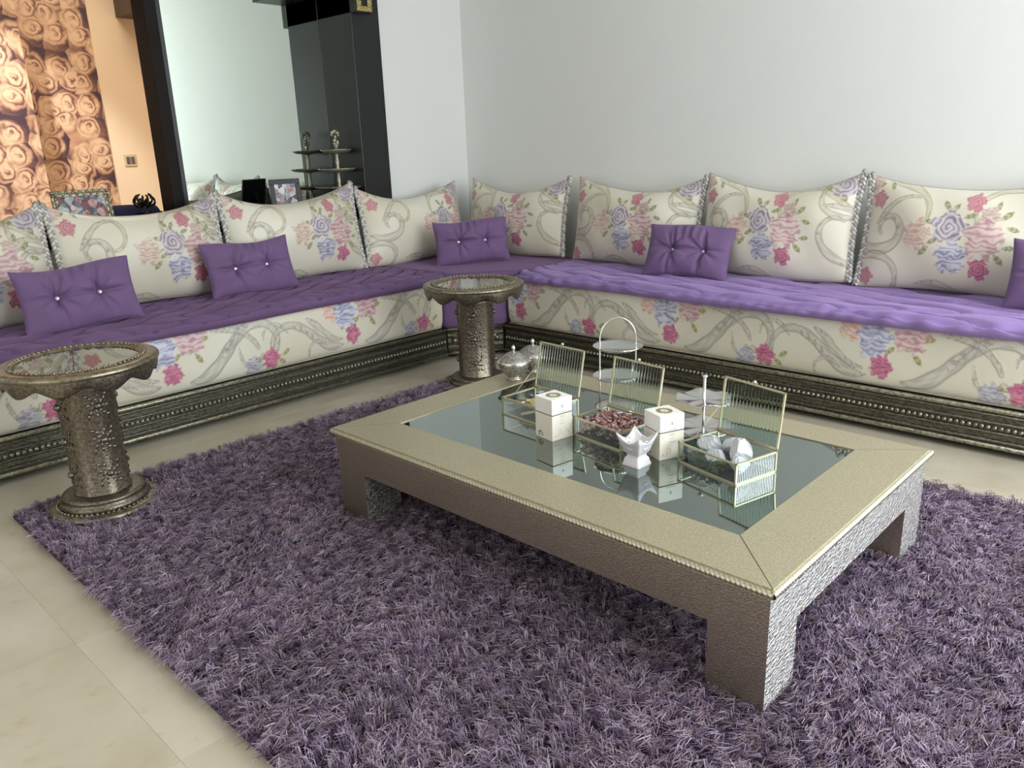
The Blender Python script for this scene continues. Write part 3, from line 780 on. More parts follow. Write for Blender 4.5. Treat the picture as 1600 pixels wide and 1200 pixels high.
def back_cushion(loc, yaw, Wd, H, T, dx, seed, label, group, ropes=(True, True), lean=-.17, pt=.15, flip_tilt=0.0):
    c = empty('back_cushion', loc, (0, 0, 0)); tag(c, label, 'cushion', group)
    c.rotation_euler = Euler((lean, flip_tilt, yaw), 'XYZ')
    U, V, X, Z, Th = pillow_surface(Wd, H, T, CU, CV, .04, pt+.19, seed)
    p = cushion_pattern(X*.82/Wd, Z*.47/H, dx, seed)
    Y = -Th-.0014*p.h
    fr = np.stack([X, Y, Z], -1)
    # back half on a coarser grid
    iu = np.arange(0, CU, 4); iv = np.r_[np.arange(0, CV, 7)]; 
    bk = np.stack([X[np.ix_(iu, iv)], Th[np.ix_(iu, iv)], Z[np.ix_(iu, iv)]], -1)
    Vt = np.r_[fr.reshape(-1, 3), bk.reshape(-1, 3)]
    Q = np.r_[gridq(CU, CV), gridq(len(iu), len(iv), CU*CV, True)]
    cols = np.r_[p.c.reshape(-1, 3), np.broadcast_to(C_CREAM, (bk.shape[0]*bk.shape[1], 3))]
    big_mesh('brocade_cover', Vt, Q, MT['brocade'], c, cols)
    for k, i in ((0, 0), (1, CU-1)):
        path = np.stack([X[i, ::4], np.zeros(len(X[i, ::4])), Z[i, ::4]], 1)
        if ropes[k]:
            sx = -1 if k == 0 else 1
            path[:, 0] += sx*.004; path[:, 1] -= .006
            g = braid(G(), path, .0105, .0082, .056)
            top = path[-1]; g.ball((top[0]-sx*.004, top[1], top[2]+.002), .014, 8, 6, mat=1)
            o = g.build('braided_cord', [MT['rope_light'], MT['rope_grey']], c); o['label'] = 'silver grey braided cord trim'
        else:
            G().tube(path.tolist(), .004, 6).build('piping', MT['piping'], c)
    for j in (0, CV-1):
        path = np.stack([X[::6, j], np.zeros(len(X[::6, j])), Z[::6, j]], 1); G().tube(path.tolist(), .0028, 6).build('piping', MT['piping'], c)
    return c
GL, GR = 'brocade back cushions along the mirror wall', 'brocade back cushions along the white wall'
HC = .485
ZC0 = SEAT+.004+HC/2*.985
for (a0, a1, seed, lab, rp, dh, pt) in (
    (.315, 1.125, 1, 'brocade back cushion cut off by the frame edge beside the rose wallpaper', (True, True), .012, .16),
    (1.150, 1.938, 2, 'brocade back cushion in front of the silver photo frame and peach wall', (True, True), .012, .18),
    (1.963, 2.792, 3, 'brocade back cushion below the mirror and black photo frame', (True, True), .016, .19),
    (2.829, 3.626, 4, 'brocade back cushion on the mirror wall next to the room corner', (True, False), -.02, .16)):
    back_cushion((-3.945, (a0+a1)/2, ZC0+dh/2), PI/2, a1-a0, HC+dh, .23, .10 if seed < 4 else .17, seed, lab, GL, rp, pt=pt)
for (a0, a1, seed, lab, rp, dh, pt) in (
    (-3.967, -3.125, 5, 'brocade back cushion on the white wall in the room corner', (False, True), -.015, .15),
    (-3.045, -2.198, 6, 'brocade back cushion on the white wall, second from the room corner', (False, True), -.005, .13),
    (-2.184, -1.392, 7, 'brocade back cushion behind the hinged glass boxes, third from the room corner', (False, True), .012, .14),
    (-1.352, -.545, 8, 'brocade back cushion farthest from the room corner on the white wall', (True, True), .012, .12),
    (-.52, .30, 9, 'brocade back cushion past the frame edge on the lilac sofa', (True, True), .0, .12)):
    back_cushion(((a0+a1)/2, 3.745, ZC0+dh/2), 0.0, a1-a0, HC+dh, .23, -.03, seed, lab, GR, rp, pt=pt)

def throw_pillow(loc, yaw, Wd, H, T, seed, label, lean=-.35, roll=0.0):
    c = empty('throw_pillow', loc); tag(c, label, 'throw pillow', 'purple buttoned throw pillows')
    c.rotation_euler = Euler((lean, roll, yaw), 'XYZ')
    nu, nv = 120, 76
    U, V, X, Z, Th = pillow_surface(Wd, H, T, nu, nv, .05, .07, seed+50, .5, .05)
    bt = [(-.36, .02), (.36, .02)]
    for bx_, bz_ in bt:
        dx, dz = X-bx_*Wd/2, Z-bz_*H/2; r = np.hypot(dx, dz)+1e-6; an = np.arctan2(dz, dx)
        Th = Th-T*.30*np.exp(-(r/.028)**1.3)
        Th = Th-.010*np.exp(-((r-.05)/.045)**2)*np.clip(np.sin(an*6+seed+bx_*3), 0, 1)
    for bx_ in (-.36, .36):                 # creases running from the buttons to top and bottom and between them
        Th = Th-.018*np.exp(-((X-bx_*Wd/2+.012*np.sin(Z*22+seed))/.010)**2)*np.exp(-((np.abs(Z)-.0)/.10)**2)
    Th = Th-.016*np.exp(-((Z-.02*H/2)/.010)**2)*np.exp(-(np.abs(X)/(Wd*.42))**6)
    tp = sstep(V, .2, .9)*(1-sstep(V, .97, 1)); Th = Th+.007*tp*np.sin(X*90+seed+3*np.sin(X*20))*np.exp(-(X/.12)**2)
    Th = np.maximum(Th, 0)
    f = np.stack([X, -Th, Z], -1); b = np.stack([X, Th*.9, Z], -1)[::3, ::3]
    Vt = np.r_[f.reshape(-1, 3), b.reshape(-1, 3)]; Q = np.r_[gridq(nu, nv), gridq(b.shape[0], b.shape[1], nu*nv, True)]
    big_mesh('velvet_cover', Vt, Q, MT['velvet'], c)
    for bx_, bz_ in bt:
        i = np.argmin((X-bx_*Wd/2)**2+(Z-bz_*H/2)**2); y = -Th.ravel()[i]
        bm = bmesh.new(); bmesh.ops.create_icosphere(bm, subdivisions=2, radius=.0105)
        me = bpy.data.meshes.new('crystal_button'); bm.to_mesh(me); bm.free(); me.materials.append(MT['crystal'])
        o = bpy.data.objects.new('crystal_button', me); COL.objects.link(o); o.parent = c
        o.location = (bx_*Wd/2, y-.004, bz_*H/2); o.scale = (1, .7, 1)
    pth = [(X[0, j], 0, Z[0, j]) for j in range(0, nv, 3)]+[(X[i, -1], 0, Z[i, -1]) for i in range(0, nu, 3)]+[(X[-1, j], 0, Z[-1, j]) for j in range(nv-1, -1, -3)]+[(X[i, 0], 0, Z[i, 0]) for i in range(nu-1, -1, -3)]
    G().tube(pth, .0022, 5).build('seam', MT['velvet'], c)
    return c
TZ = SEAT+.125
throw_pillow((-3.618, 1.115, TZ), PI/2-.14, .455, .275, .115, 1, 'purple velvet throw pillow above the nearer side table', -.34, -.04)
throw_pillow((-3.735, 1.975, TZ+.002), PI/2-.07, .462, .275, .125, 2, 'purple velvet throw pillow below the mirror on the dark quilt', -.32, -.02)
throw_pillow((-3.515, 3.315, TZ), 1.0, .455, .262, .13, 3, 'purple velvet throw pillow set across the sofa corner', -.25, -.02)
throw_pillow((-2.140, 3.525, TZ+.002), .17, .452, .275, .12, 4, 'purple velvet throw pillow on the pale lilac quilt', -.40, .03)
throw_pillow((-.50, 3.545, TZ), .10, .44, .27, .12, 5, 'dark purple throw pillow cut by the frame on the lilac quilt', -.36, .0)

# ------------------------------------------------------------------ shag rug
RX0, RX1, RY0, RY1 = -2.985, .30, .575, 2.765
rug = empty('shag_rug', ((RX0+RX1)/2, (RY0+RY1)/2, 0)); tag(rug, 'mottled purple shag rug under the low metal coffee table', 'rug')
RL = np.array([(RX0+RX1)/2, (RY0+RY1)/2, 0])
G().box((RX0-RL[0], RY0-RL[1], .001), (RX1-RL[0], RY1-RL[1], .010), bevel=.003).build('backing', MT['backing'], rug)
NT, KS = 52000, 7
NS = NT*KS
tx = RNG.uniform(RX0, RX1, NT); ty = RNG.uniform(RY0, RY1, NT)
tmd = np.arctan2(.69, .72)+PI+.9*np.sin(tx*3.1+ty*1.7)+.5*np.sin(tx*13+ty*9)+RNG.normal(0, .45, NT)
rep_ = lambda q: np.repeat(q, KS)
px = np.clip(rep_(tx)+RNG.normal(0, .0045, NS), RX0, RX1); py = np.clip(rep_(ty)+RNG.normal(0, .0045, NS), RY0, RY1)
clump = np.sin(px*9+2*np.sin(py*5))*np.cos(py*8+1.5*np.sin(px*4))
ang = rep_(tmd)+RNG.normal(0, .38, NS)
Ls = rep_(RNG.uniform(.022, .038, NT))*RNG.uniform(.8, 1.15, NS); hh = rep_(RNG.uniform(.012, .034, NT))*(1+.15*clump)*RNG.uniform(.85, 1.1, NS); wd = RNG.uniform(.0005, .0011, NS)
dirx, diry = np.cos(ang), np.sin(ang)
p0 = np.stack([px, py, np.full(NS, .008)], 1)
p1 = p0+np.stack([dirx*Ls*.30, diry*Ls*.30, hh], 1)
cv = ang+RNG.normal(0, .55, NS)
p2 = p1+np.stack([np.cos(cv)*Ls*.70, np.sin(cv)*Ls*.70, RNG.uniform(-.014, .002, NS)], 1)
tw = ang+PI/2+RNG.normal(0, .3, NS); sx = np.stack([np.cos(tw)*wd, np.sin(tw)*wd, RNG.normal(0, .35, NS)*wd], 1)
Vt = np.stack([p0-sx, p0+sx, p1-sx, p1+sx, p2-sx*.6, p2+sx*.6], 1)-RL
Vt[:, :, 2] = np.maximum(Vt[:, :, 2], .002)
base = np.arange(NS)[:, None]*6
Q = np.concatenate([base+np.array([0, 1, 3, 2]), base+np.array([2, 3, 5, 4])])
pal = lin(np.array([(188, 170, 188), (164, 144, 166), (134, 113, 136), (94, 74, 100), (146, 124, 132), (170, 148, 160)]))
pick = rep_(RNG.choice(6, NT, p=[.16, .23, .21, .18, .11, .11])); pc = pal[pick]*(1+.16*clump)[:, None]*RNG.uniform(.8, 1.2, NS)[:, None]
cols = np.repeat(pc[:, None, :], 6, 1); cols[:, 0:2] *= .30; cols[:, 2:4] *= .85; cols[:, 4:6] *= 1.10  # roots darkened, tips lightened: shade between strands put into the colour
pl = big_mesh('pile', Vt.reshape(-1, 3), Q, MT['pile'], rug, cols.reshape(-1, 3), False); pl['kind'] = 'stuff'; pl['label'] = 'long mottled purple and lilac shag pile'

# ------------------------------------------------------------------ coffee table
TX0, TX1, TY0, TY1, TZT = -2.107, -.584, 1.317, 2.284, .319
GX0, GX1, GY0, GY1 = -1.958, -.748, 1.486, 2.150
ct = empty('coffee_table', ((TX0+TX1)/2, (TY0+TY1)/2, .012)); tag(ct, 'low hammered metal coffee table with a black glass centre panel', 'table')
CL = Vector(ct.location)
def tb(name, lo, hi, mat, bev=.002):
    LASTO[0] = G().box([a-b for a, b in zip(lo, CL)], [a-b for a, b in zip(hi, CL)], bevel=bev).build(name, MT[mat], ct)
    return LASTO[0]
LASTO = [None]
def lit_sides(o):
    o.data.materials.append(MT['tside_lit'])       # same sheet with coarser ripples, window light painted in as brighter silver
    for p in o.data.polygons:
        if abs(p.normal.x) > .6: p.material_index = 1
IN = .012
def mitre(poly, name):
    g = G(); q = [(x-CL.x, y-CL.y) for x, y in poly]
    # shrink a hair for the mitre joint
    c_ = np.mean(q, 0); q = [tuple(np.array(p)+(c_-np.array(p))/np.linalg.norm(c_-np.array(p))*.0014) for p in q]
    g.prism(q, TZT-.026-CL.z, TZT-CL.z); return g.build(name, MT['tsheet'], ct)
e = .006
X0, X1, Y0, Y1 = TX0+e, TX1-e, TY0+e, TY1-e
mitre([(X0, Y0), (X1, Y0), (GX1, GY0), (GX0, GY0)], 'top_border'); mitre([(X1, Y0), (X1, Y1), (GX1, GY1), (GX1, GY0)], 'top_border')
mitre([(X1, Y1), (X0, Y1), (GX0, GY1), (GX1, GY1)], 'top_border'); mitre([(X0, Y1), (X0, Y0), (GX0, GY0), (GX0, GY1)], 'top_border')
tb('glass_panel', (GX0+.001, GY0+.001, TZT-.020), (GX1-.001, GY1-.001, TZT-.003), 'tglass', .001)
tb('under_panel', (X0+.02, Y0+.02, TZT-.05), (X1-.02, Y1-.02, TZT-.027), 'foot', 0)
AZ = .186; LT = .137
B0, B1, C0, C1 = TX0+IN, TX1-IN, TY0+IN, TY1-IN
for (x0, x1, y0, y1) in ((B0+LT, B1-LT, C0, C0+.03), (B0+LT, B1-LT, C1-.03, C1), (B0, B0+.03, C0+LT, C1-LT), (B1-.03, B1, C0+LT, C1-LT)):
    tb('apron', (x0, y0, AZ), (x1, y1, TZT-.027), 'tside', 0); lit_sides(LASTO[0])
for x0 in (B0, B1-LT):
    for y0 in (C0, C1-LT):
        tb('leg', (x0, y0, .012), (x0+LT, y0+LT, TZT-.027), 'tside', .0004); lit_sides(LASTO[0])
def rope_mould(p, q):
    g = G(); p, q = Vector(p)-CL, Vector(q)-CL; Ln = (q-p).length; n = int(Ln/.0016); seg = 12
    t = (q-p).normalized(); a = Vector((0, 0, 1)); b = t.cross(a); pts = []
    for i in range(n+1):
        row = []
        s = Ln*i/n
        for k in range(seg):
            th = 2*PI*k/seg; r = .0083+.0011*math.cos(3*th-s/.0115*2*PI)
            row.append((p+t*s+(a*math.cos(th)+b*math.sin(th))*r)[:])
        pts.append(row)
    g.grid(np.array(pts), wrap=True, flip=True); return g.build('rope_moulding', MT['trope'], ct)
zr = TZT-.0115
rope_mould((TX0, TY0+.004, zr), (TX1, TY0+.004, zr)); rope_mould((TX1-.004, TY0, zr), (TX1-.004, TY1, zr))
rope_mould((TX1, TY1-.004, zr), (TX0, TY1-.004, zr)); rope_mould((TX0+.004, TY1, zr), (TX0+.004, TY0, zr))

# ------------------------------------------------------------------ pedestal side tables
def side_table(loc, rot, label):
    c = empty('side_table', loc, (0, 0, rot)); tag(c, label, 'side table', 'embossed pewter pedestal side tables')
    H = .535; R = .247
    G().lathe([(0, .0), (.172, .0), (.178, .006), (.178, .020), (.170, .026), (.150, .028), (0, .028)], 56).build('base_disc', MT['pewter_smooth'], c)
    G().lathe([(0, .028), (.140, .028), (.143, .034), (.138, .044), (.128, .050), (.132, .056), (.130, .064), (.118, .068), (0, .068)], 56).build('base_step', MT['pewter'], c)
    g = G()
    for k in range(56): g.ball((.150*math.cos(2*PI*k/56), .150*math.sin(2*PI*k/56), .030), .005, 6, 4)
    o = g.build('base_beads', MT['pewter_smooth'], c); o['kind'] = 'stuff'
    def facet(a, r, z): return 1+.020*math.cos(8*a)
    G().lathe([(0, .068), (.094, .068), (.094, .074), (.090, .08), (.089, .25), (.090, .44), (.094, .455), (0, .455)], 64, rfun=facet).build('column', MT['pewter'], c)
    for q in range(4):
        a = q*PI/2
        for z in (.145, .265, .385):
            g = G(); Rm = Matrix.Rotation(a, 3, 'Z')
            g.ball((Rm @ Vector((.092, 0, z))), .0125, 12, 7)
            for k in range(19):
                rg, b = (.017, 2*PI*k/7+z*9) if k < 7 else ((.030, 2*PI*k/8+.3+z) if k < 15 else (.043, 2*PI*k/4+.78))
                yy = rg*math.cos(b); p = Rm @ Vector((math.sqrt(.0905**2-yy*yy)-.001, yy, z+rg*math.sin(b)*1.15))
                g.ball(p, .0085, 8, 5, sc=(.28, 1.1, .6), rot=Rm @ Matrix.Rotation(b+.6, 3, 'X'))
            g.build('rosette', MT['pewter'], c)
    # round top: scalloped skirt, ring, beads, glass
    seg = 160; rows = []
    for k in range(seg+1):
        a = 2*PI*k/seg; d = .5+.5*math.cos(10*a); low = H-.050-.026*d**.8
        row = []
        for t in np.linspace(0, 1, 7):
            z = H-.020+(low-(H-.020))*t
            row.append(((R-.004-.012*t*t)*math.cos(a), (R-.004-.012*t*t)*math.sin(a), z))
        for t in np.linspace(1, 0, 4):
            z = H-.020+(low-(H-.020))*t
            row.append(((R-.012-.012*t*t)*math.cos(a), (R-.012-.012*t*t)*math.sin(a), z))
        rows.append(row)
    G().grid(np.array(rows), flip=False).build('scalloped_skirt', MT['pewter'], c)
    G().lathe([(.184, H-.022), (.190, H-.002), (.198, H), (.212, H-.002), (.220, H-.001), (.236, H-.002), (.246, H-.007), (.249, H-.014), (.246, H-.022), (.236, H-.026), (.10, H-.026), (.09, .455)], 72).build('top_ring', MT['pewter_smooth'], c)
    g = G()
    for k in range(72): g.ball((.203*math.cos(2*PI*k/72), .203*math.sin(2*PI*k/72), H+.001), .0062, 6, 4)
    o = g.build('top_beads', MT['pewter_smooth'], c); o['kind'] = 'stuff'; o['label'] = 'ring of small silver beads'
    gd = G().lathe([(0, .002), (.187, .002), (.187, -.002), (0, -.002)], 56, smooth=False).build('glass_disc', MT['smoked'], c)
    gd.location = (0, 0, H-.014); toc = Vector((-loc[0], -loc[1], 0)).normalized(); toc.rotate(Euler((0, 0, -rot)))
    gd.rotation_mode = 'QUATERNION'; gd.rotation_quaternion = Vector((0, 0, 1)).cross(toc).to_track_quat('X', 'Z') if False else Matrix.Rotation(math.radians(2.2), 3, Vector((0, 0, 1)).cross(toc)).to_quaternion()
    return c
side_table((-2.812, .826, .012), .05, 'embossed pewter pedestal side table standing at the rug corner')
side_table((-2.79, 2.63, .012), -.85, 'embossed pewter pedestal side table in front of the sofa corner')

# ------------------------------------------------------------------ things on the coffee table
TT = TZT-.003                        # glass surface
def rib_pane(g, p0, ux, uz, w, h, n, amp, mat=0):
    """pane of vertical reeds: corrugated front, flat back"""
    p0, ux, uz = Vector(p0), Vector(ux), Vector(uz); nn = ux.cross(uz); m = n*6
    rows = []
    for zz in (0, h):
        f = []
        for i in range(m+1):
            s = w*i/m; f.append((p0+ux*s+uz*zz+nn*(amp*abs(math.sin(PI*i/6))))[:])
        rows.append(f)
    g.grid(np.array(rows), mat, True); 
    return g
def glass_box(loc, rot, label, w=.205, d=.156, h=.060, lid_ang=97, stay=True):
    c = empty('hinged_glass_box', loc, (0, 0, rot)); tag(c, label, 'glass box', 'hinged reeded glass boxes')
    b = .0024                          # frame bar half thickness
    fr = G()
    def bar(g, p, q):
        g.box([min(x, y)-b for x, y in zip(p, q)], [max(x, y)+b for x, y in zip(p, q)])
    for z in (b, h-b):
        bar(fr, (b, b, z), (w-b, b, z)); bar(fr, (b, d-b, z), (w-b, d-b, z)); bar(fr, (b, b, z), (b, d-b, z)); bar(fr, (w-b, b, z), (w-b, d-b, z))
    for x in (b, w-b):
        for y in (b, d-b): bar(fr, (x, y, b), (x, y, h-b))
    fr.build('frame', MT['brass'], c)
    G().box((.004, .004, .001), (w-.004, d-.004, .0035)).build('base_pane', MT['foot'], c)
    for (p, ux, L_) in (((.003, .0025, .004), (1, 0, 0), w-.006), ((w-.0025, .003, .004), (0, 1, 0), d-.006), ((w-.003, d-.0025, .004), (-1, 0, 0), w-.006), ((.0025, d-.003, .004), (0, -1, 0), d-.006)):
        front = ux == (1, 0, 0)
        g = G(); rib_pane(g, p, ux, (0, 0, 1), L_, h-.009, max(4, int(L_/.0065)), 0.0 if front else .0014); g.build('side_pane', MT['pane' if front else 'reeded'], c)
    # lid
    A = math.radians(lid_ang); lid = empty('lid', (0, d, h+.002), (0, 0, 0)); lid.parent = c
    lid.rotation_euler = (-(A-PI/2) + PI/2, 0, 0)    # local y of the lid plane points up
    lid.rotation_euler = (PI - A, 0, 0) if False else (math.radians(180-lid_ang)-0, 0, 0)
    f2 = G()
    bar(f2, (b, b, 0), (w-b, b, 0)); bar(f2, (b, d-b, 0), (w-b, d-b, 0)); bar(f2, (b, b, 0), (b, d-b, 0)); bar(f2, (w-b, b, 0), (w-b, d-b, 0))
    o = f2.build('lid_frame', MT['brass'], lid)
    g = G(); m_ = 17*8; pw, ph_ = w-.006, d-.006; rw = []
    for yy in (.003, .003+ph_):
        rw.append([(.003+pw*i/m_, yy, .0010+.0016*(.5-.5*math.cos(2*PI*i/8))) for i in range(m_+1)])
    g.grid(np.array(rw), 0, True); bkp = np.array(rw); bkp[..., 2] = -.0012; g.grid(bkp, 0, False, flip=True)
    g.build('reeded_pane', MT['reeded_solid'], lid)
    g = G(); g.ball((w/2, d+.005, 0), .0055, 8, 6); g.build('knob', MT['brass'], lid)
    if stay:
        a = math.radians(180-lid_ang); r_ = d*.52
        G().tube([(.001, d*.42, h), (.001, d+math.cos(a)*r_, h+math.sin(a)*r_)], .0014, 6).build('lid_stay', MT['brass'], c)
    return c
# lid opens to just past upright
glass_box((-1.765, 1.765, TT), -.07, 'hinged reeded glass box holding tan incense chips, nearest the sugar bowls', lid_ang=102)
glass_box((-1.452, 1.756, TT), -.12, 'hinged reeded glass box filled with dried rosebuds', w=.20, lid_ang=101, stay=False)
glass_box((-1.090, 1.772, TT), -.245, 'hinged reeded glass box holding white crystal lumps', w=.210, lid_ang=97)

# rosebuds
def local(loc, rot): return Matrix.Translation(loc) @ Matrix.Rotation(rot, 4, 'Z')
ML = local((-1.452, 1.756, TT), -.12); rs = random.Random(3); g = G()
budc = [(130, 92, 94), (158, 116, 116), (188, 152, 144), (104, 74, 80), (174, 134, 130), (210, 184, 168)]
for k in range(1000):
    x, y = rs.uniform(.012, .188), rs.uniform(.012, .144); z = (rs.uniform(.036, .050) if k % 2 else rs.uniform(.008, .040))+.010*(1-abs(x/.2-.5)*2)
    p = ML @ Vector((x, y, z))
    rm = Euler((rs.uniform(0, 3), rs.uniform(0, 3), rs.uniform(0, 6))).to_matrix()
    g.ball((p.x, p.y, p.z), rs.uniform(.0040, .0060), 6, 4, col=lin(rs.choice(budc)), sc=(1, .8, 1.25), rot=rm)
o = g.build('dried_rosebuds', MT['buds'], None, True); tag(o, 'heap of dusty pink dried rosebuds in the middle glass box', 'rosebuds', kind='stuff')
# white crystals
def lump(name, loc, r, seed, mat, label, cat, group, sc=(1, 1, 1), rough=.30):
    bm = bmesh.new(); bmesh.ops.create_icosphere(bm, subdivisions=4, radius=r); rr = random.Random(seed)
    planes = [Vector((rr.gauss(0, 1), rr.gauss(0, 1), rr.gauss(0, 1))).normalized() for _ in range(11)]
    dd = [r*rr.uniform(1-rough*1.3, 1-rough*.2) for _ in planes]
    for v in bm.verts:
        for n_, d_ in zip(planes, dd):
            t = v.co.dot(n_)-d_
            if t > 0: v.co -= n_*t*.92
        v.co *= 1+.035*math.sin(v.co.x/r*7+seed)*math.sin(v.co.y/r*8+seed*2)*math.sin(v.co.z/r*6)+.03*math.sin(v.co.x/r*19+v.co.z/r*13)
        v.co = Vector((v.co.x*sc[0], v.co.y*sc[1], v.co.z*sc[2]))
    me = bpy.data.meshes.new(name); bm.to_mesh(me); bm.free(); me.materials.append(mat)
    o = bpy.data.objects.new(name, me); COL.objects.link(o); o.location = loc; tag(o, label, cat, group); return o
ML = local((-1.090, 1.772, TT), -.245)
for k, (x, y, z, r, sc, lab) in enumerate((
    (.048, .080, .050, .034, (1.2, .9, .85), 'large white crystal lump beside the ivory carton'),
    (.094, .112, .048, .030, (1.05, .9, .95), 'greyish crystal lump at the back of its glass box'),
    (.140, .092, .050, .034, (.95, 1, 1.15), 'tallest white crystal lump in the middle of its glass box'),
    (.176, .050, .034, .026, (1.1, 1.1, .9), 'low white crystal lump at the reeded end of its glass box'),
    (.100, .048, .032, .026, (1.3, .9, .9), 'small white crystal lump behind the clear front pane'))):
    p = ML @ Vector((x, y, max(z, r*sc[2]*.95+.004))); lump('alum_crystal', p, r, 20+k, MT['crystalw'], lab, 'crystal', 'white crystals in the glass box', sc)
g = G()
for k in range(260):
    x, y = rs.uniform(.012, .13), rs.uniform(.010, .06); z = rs.uniform(.005, .030)
    p = ML @ Vector((x, y, z)); a = rs.uniform(0, 6.3); q = Vector((math.cos(a)*.012, math.sin(a)*.006, rs.uniform(-.004, .008)))
    g.tube([p-q, p+Vector((0, 0, .003)), p+q], [.0006, .0022, .0006], 4)
o = g.build('reflected_foliage', MT['foliage_reflection'], None); tag(o, 'dark green strands standing in for foliage reflected in the front pane', 'foliage_reflection', kind='stuff')  # strands stand in for outside foliage mirrored in the front pane
# incense chips
ML = local((-1.765, 1.765, TT), -.07)
for k in range(9):
    x, y = (.040+.020*k) if k < 7 else .05+.045*(k-7), rs.uniform(.035, .12)
    g = G(); g.box((-.029, -.013, -.005), (.029, .013, .005), bevel=.003)
    o = g.build('incense_chip', MT['wood']); o.matrix_world = ML @ Matrix.Translation((x, y, .016+.009*(k % 4))) @ Euler((rs.uniform(-.35, .35), rs.uniform(-.3, .3), rs.uniform(0, 3))).to_matrix().to_4x4()
    tag(o, 'tan wood chip lying in the glass box nearest the sugar bowls', 'wood chip', 'tan incense chips in the glass box')

# ivory cartons
def carton(loc, rot, label, s=.080, h=.130):
    c = empty('carton', loc, (0, 0, rot)); tag(c, label, 'carton', 'ivory perfume cartons')
    zl = .079
    G().box((0, 0, 0), (s, s, zl), bevel=.0012).build('carton_base', MT['carton'], c)
    G().box((.002, .002, zl), (s-.002, s-.002, zl+.003)).build('inner_sleeve', MT['darkgap'], c)
    lid = G().box((0, 0, zl+.003), (s, s, h), bevel=.0012).build('carton_lid', MT['carton_lid'], c)
    # emblem ring on the lid
    g = G()
    for k in range(14):
        a = 2*PI*k/14; x, y = s/2+.019*math.cos(a), s/2+.019*math.sin(a); g.box((x-.0045, y-.0045, h), (x+.0045, y+.0045, h+.0004))
    ring = [(s/2+.012*math.cos(2*PI*k/20), s/2+.012*math.sin(2*PI*k/20), h+.0003) for k in range(20)]
    g.tube(ring, .0012, 4, closed=True); g.tube([(s/2-.005, s/2, h+.0003), (s/2+.005, s/2, h+.0003)], .001, 4); g.build('emblem', MT['goldink'], c)
    # lines of tiny print and a leaf mark on the right face (+x)
    rq = random.Random(5); g = G()
    def dash(y, z, w_, t_): g.box((s, y, z), (s+.0004, y+w_, z+t_))
    dash(s/2-.003, h-.030, .006, .009)
    for zz, wd_ in ((h-.044, .030), (h-.056, .022), (h-.061, .018), (h-.070, .014), (h-.080, .020)):
        y = s/2-wd_/2
        while y < s/2+wd_/2:
            l_ = rq.uniform(.0012, .0030); dash(y, zz, l_, .0018); y += l_+.0012
    for k in range(12):
        dash(s/2-.018+rq.uniform(0, .036), .012+rq.uniform(0, .020), rq.uniform(.002, .006), .0016)
    dash(.010, .012, .004, .005); dash(s-.018, .018, .004, .004)
    g.build('printed_lines', MT['ink'], c)
    # small tree mark at the lower left of the front face (-y)
    g = G()
    for k in range(13):
        a = PI*k/12; x, z = .024+.011*math.cos(a)*rq.uniform(.4, 1), .012+.013*math.sin(a)*rq.uniform(.5, 1)
        g.box((x-.0022, -.0004, z-.0016), (x+.0022, 0, z+.0016))
    g.box((.012, -.0004, .008), (.036, 0, .010)); g.build('tree_mark', MT['goldink'], c)
    return c
carton((-1.540, 1.684, TT), -.16, 'ivory carton with gold emblem in front of the chip box')
carton((-1.204, 1.775, TT), -.40, 'ivory carton with gold emblem between the rosebud box and crystal box')

# incense burner
ib = empty('incense_burner', (-1.168, 1.688, TT), (0, 0, -.06)); tag(ib, 'white glazed square incense burner with four pointed corners', 'incense burner')
def sq_loft(g, secs, sub=8):
    rows = []
    for (hw, z, peak) in secs:
        row = []
        for side in range(4):
            for k in range(sub):
                t = -1+2*k/sub
                p = [(t, -1), (1, t), (-t, 1), (-1, -t)][side]
                cor = max(abs(t), 0)**1.6
                row.append((p[0]*hw*(1+.08*peak*(cor)), p[1]*hw*(1+.08*peak*cor), z+.024*peak*(cor-1)))
        rows.append(row)
    g.grid(np.array(rows), wrap=True, flip=True); return g
g = sq_loft(G(), [(.0285, 0, 0), (.0285, .004, 0), (.0265, .008, 0), (.0240, .020, 0), (.0190, .026, 0), (.0195, .032, 0)])
g.add([(-.0285, -.0285, 0), (.0285, -.0285, 0), (.0285, .0285, 0), (-.0285, .0285, 0)], [(0, 3, 2, 1)], 0, False)
g.build('foot', MT['ceramic'], ib)
g = sq_loft(G(), [(.0195, .032, 0), (.0250, .038, 0), (.0285, .052, 0), (.0340, .070, .25), (.0385, .094, 1.0), (.0360, .094, 1.0), (.0310, .072, .3), (.0240, .058, 0), (.0, .057, 0)], 10)
g.build('bowl', MT['ceramic'], ib)
for k in range(4):
    a = k*PI/2; Rm = Matrix.Rotation(a, 3, 'Z'); g = G()
    pts = [Rm @ Vector((.011*math.cos(t)*(1-.25*math.sin(t)), -.0300-.0035*math.sin(t)*.5, .062+.012*math.sin(t))) for t in np.linspace(0, 2*PI, 18)]
    g.tube(pts, .0016, 6); g.build('relief', MT['ceramic'], ib)

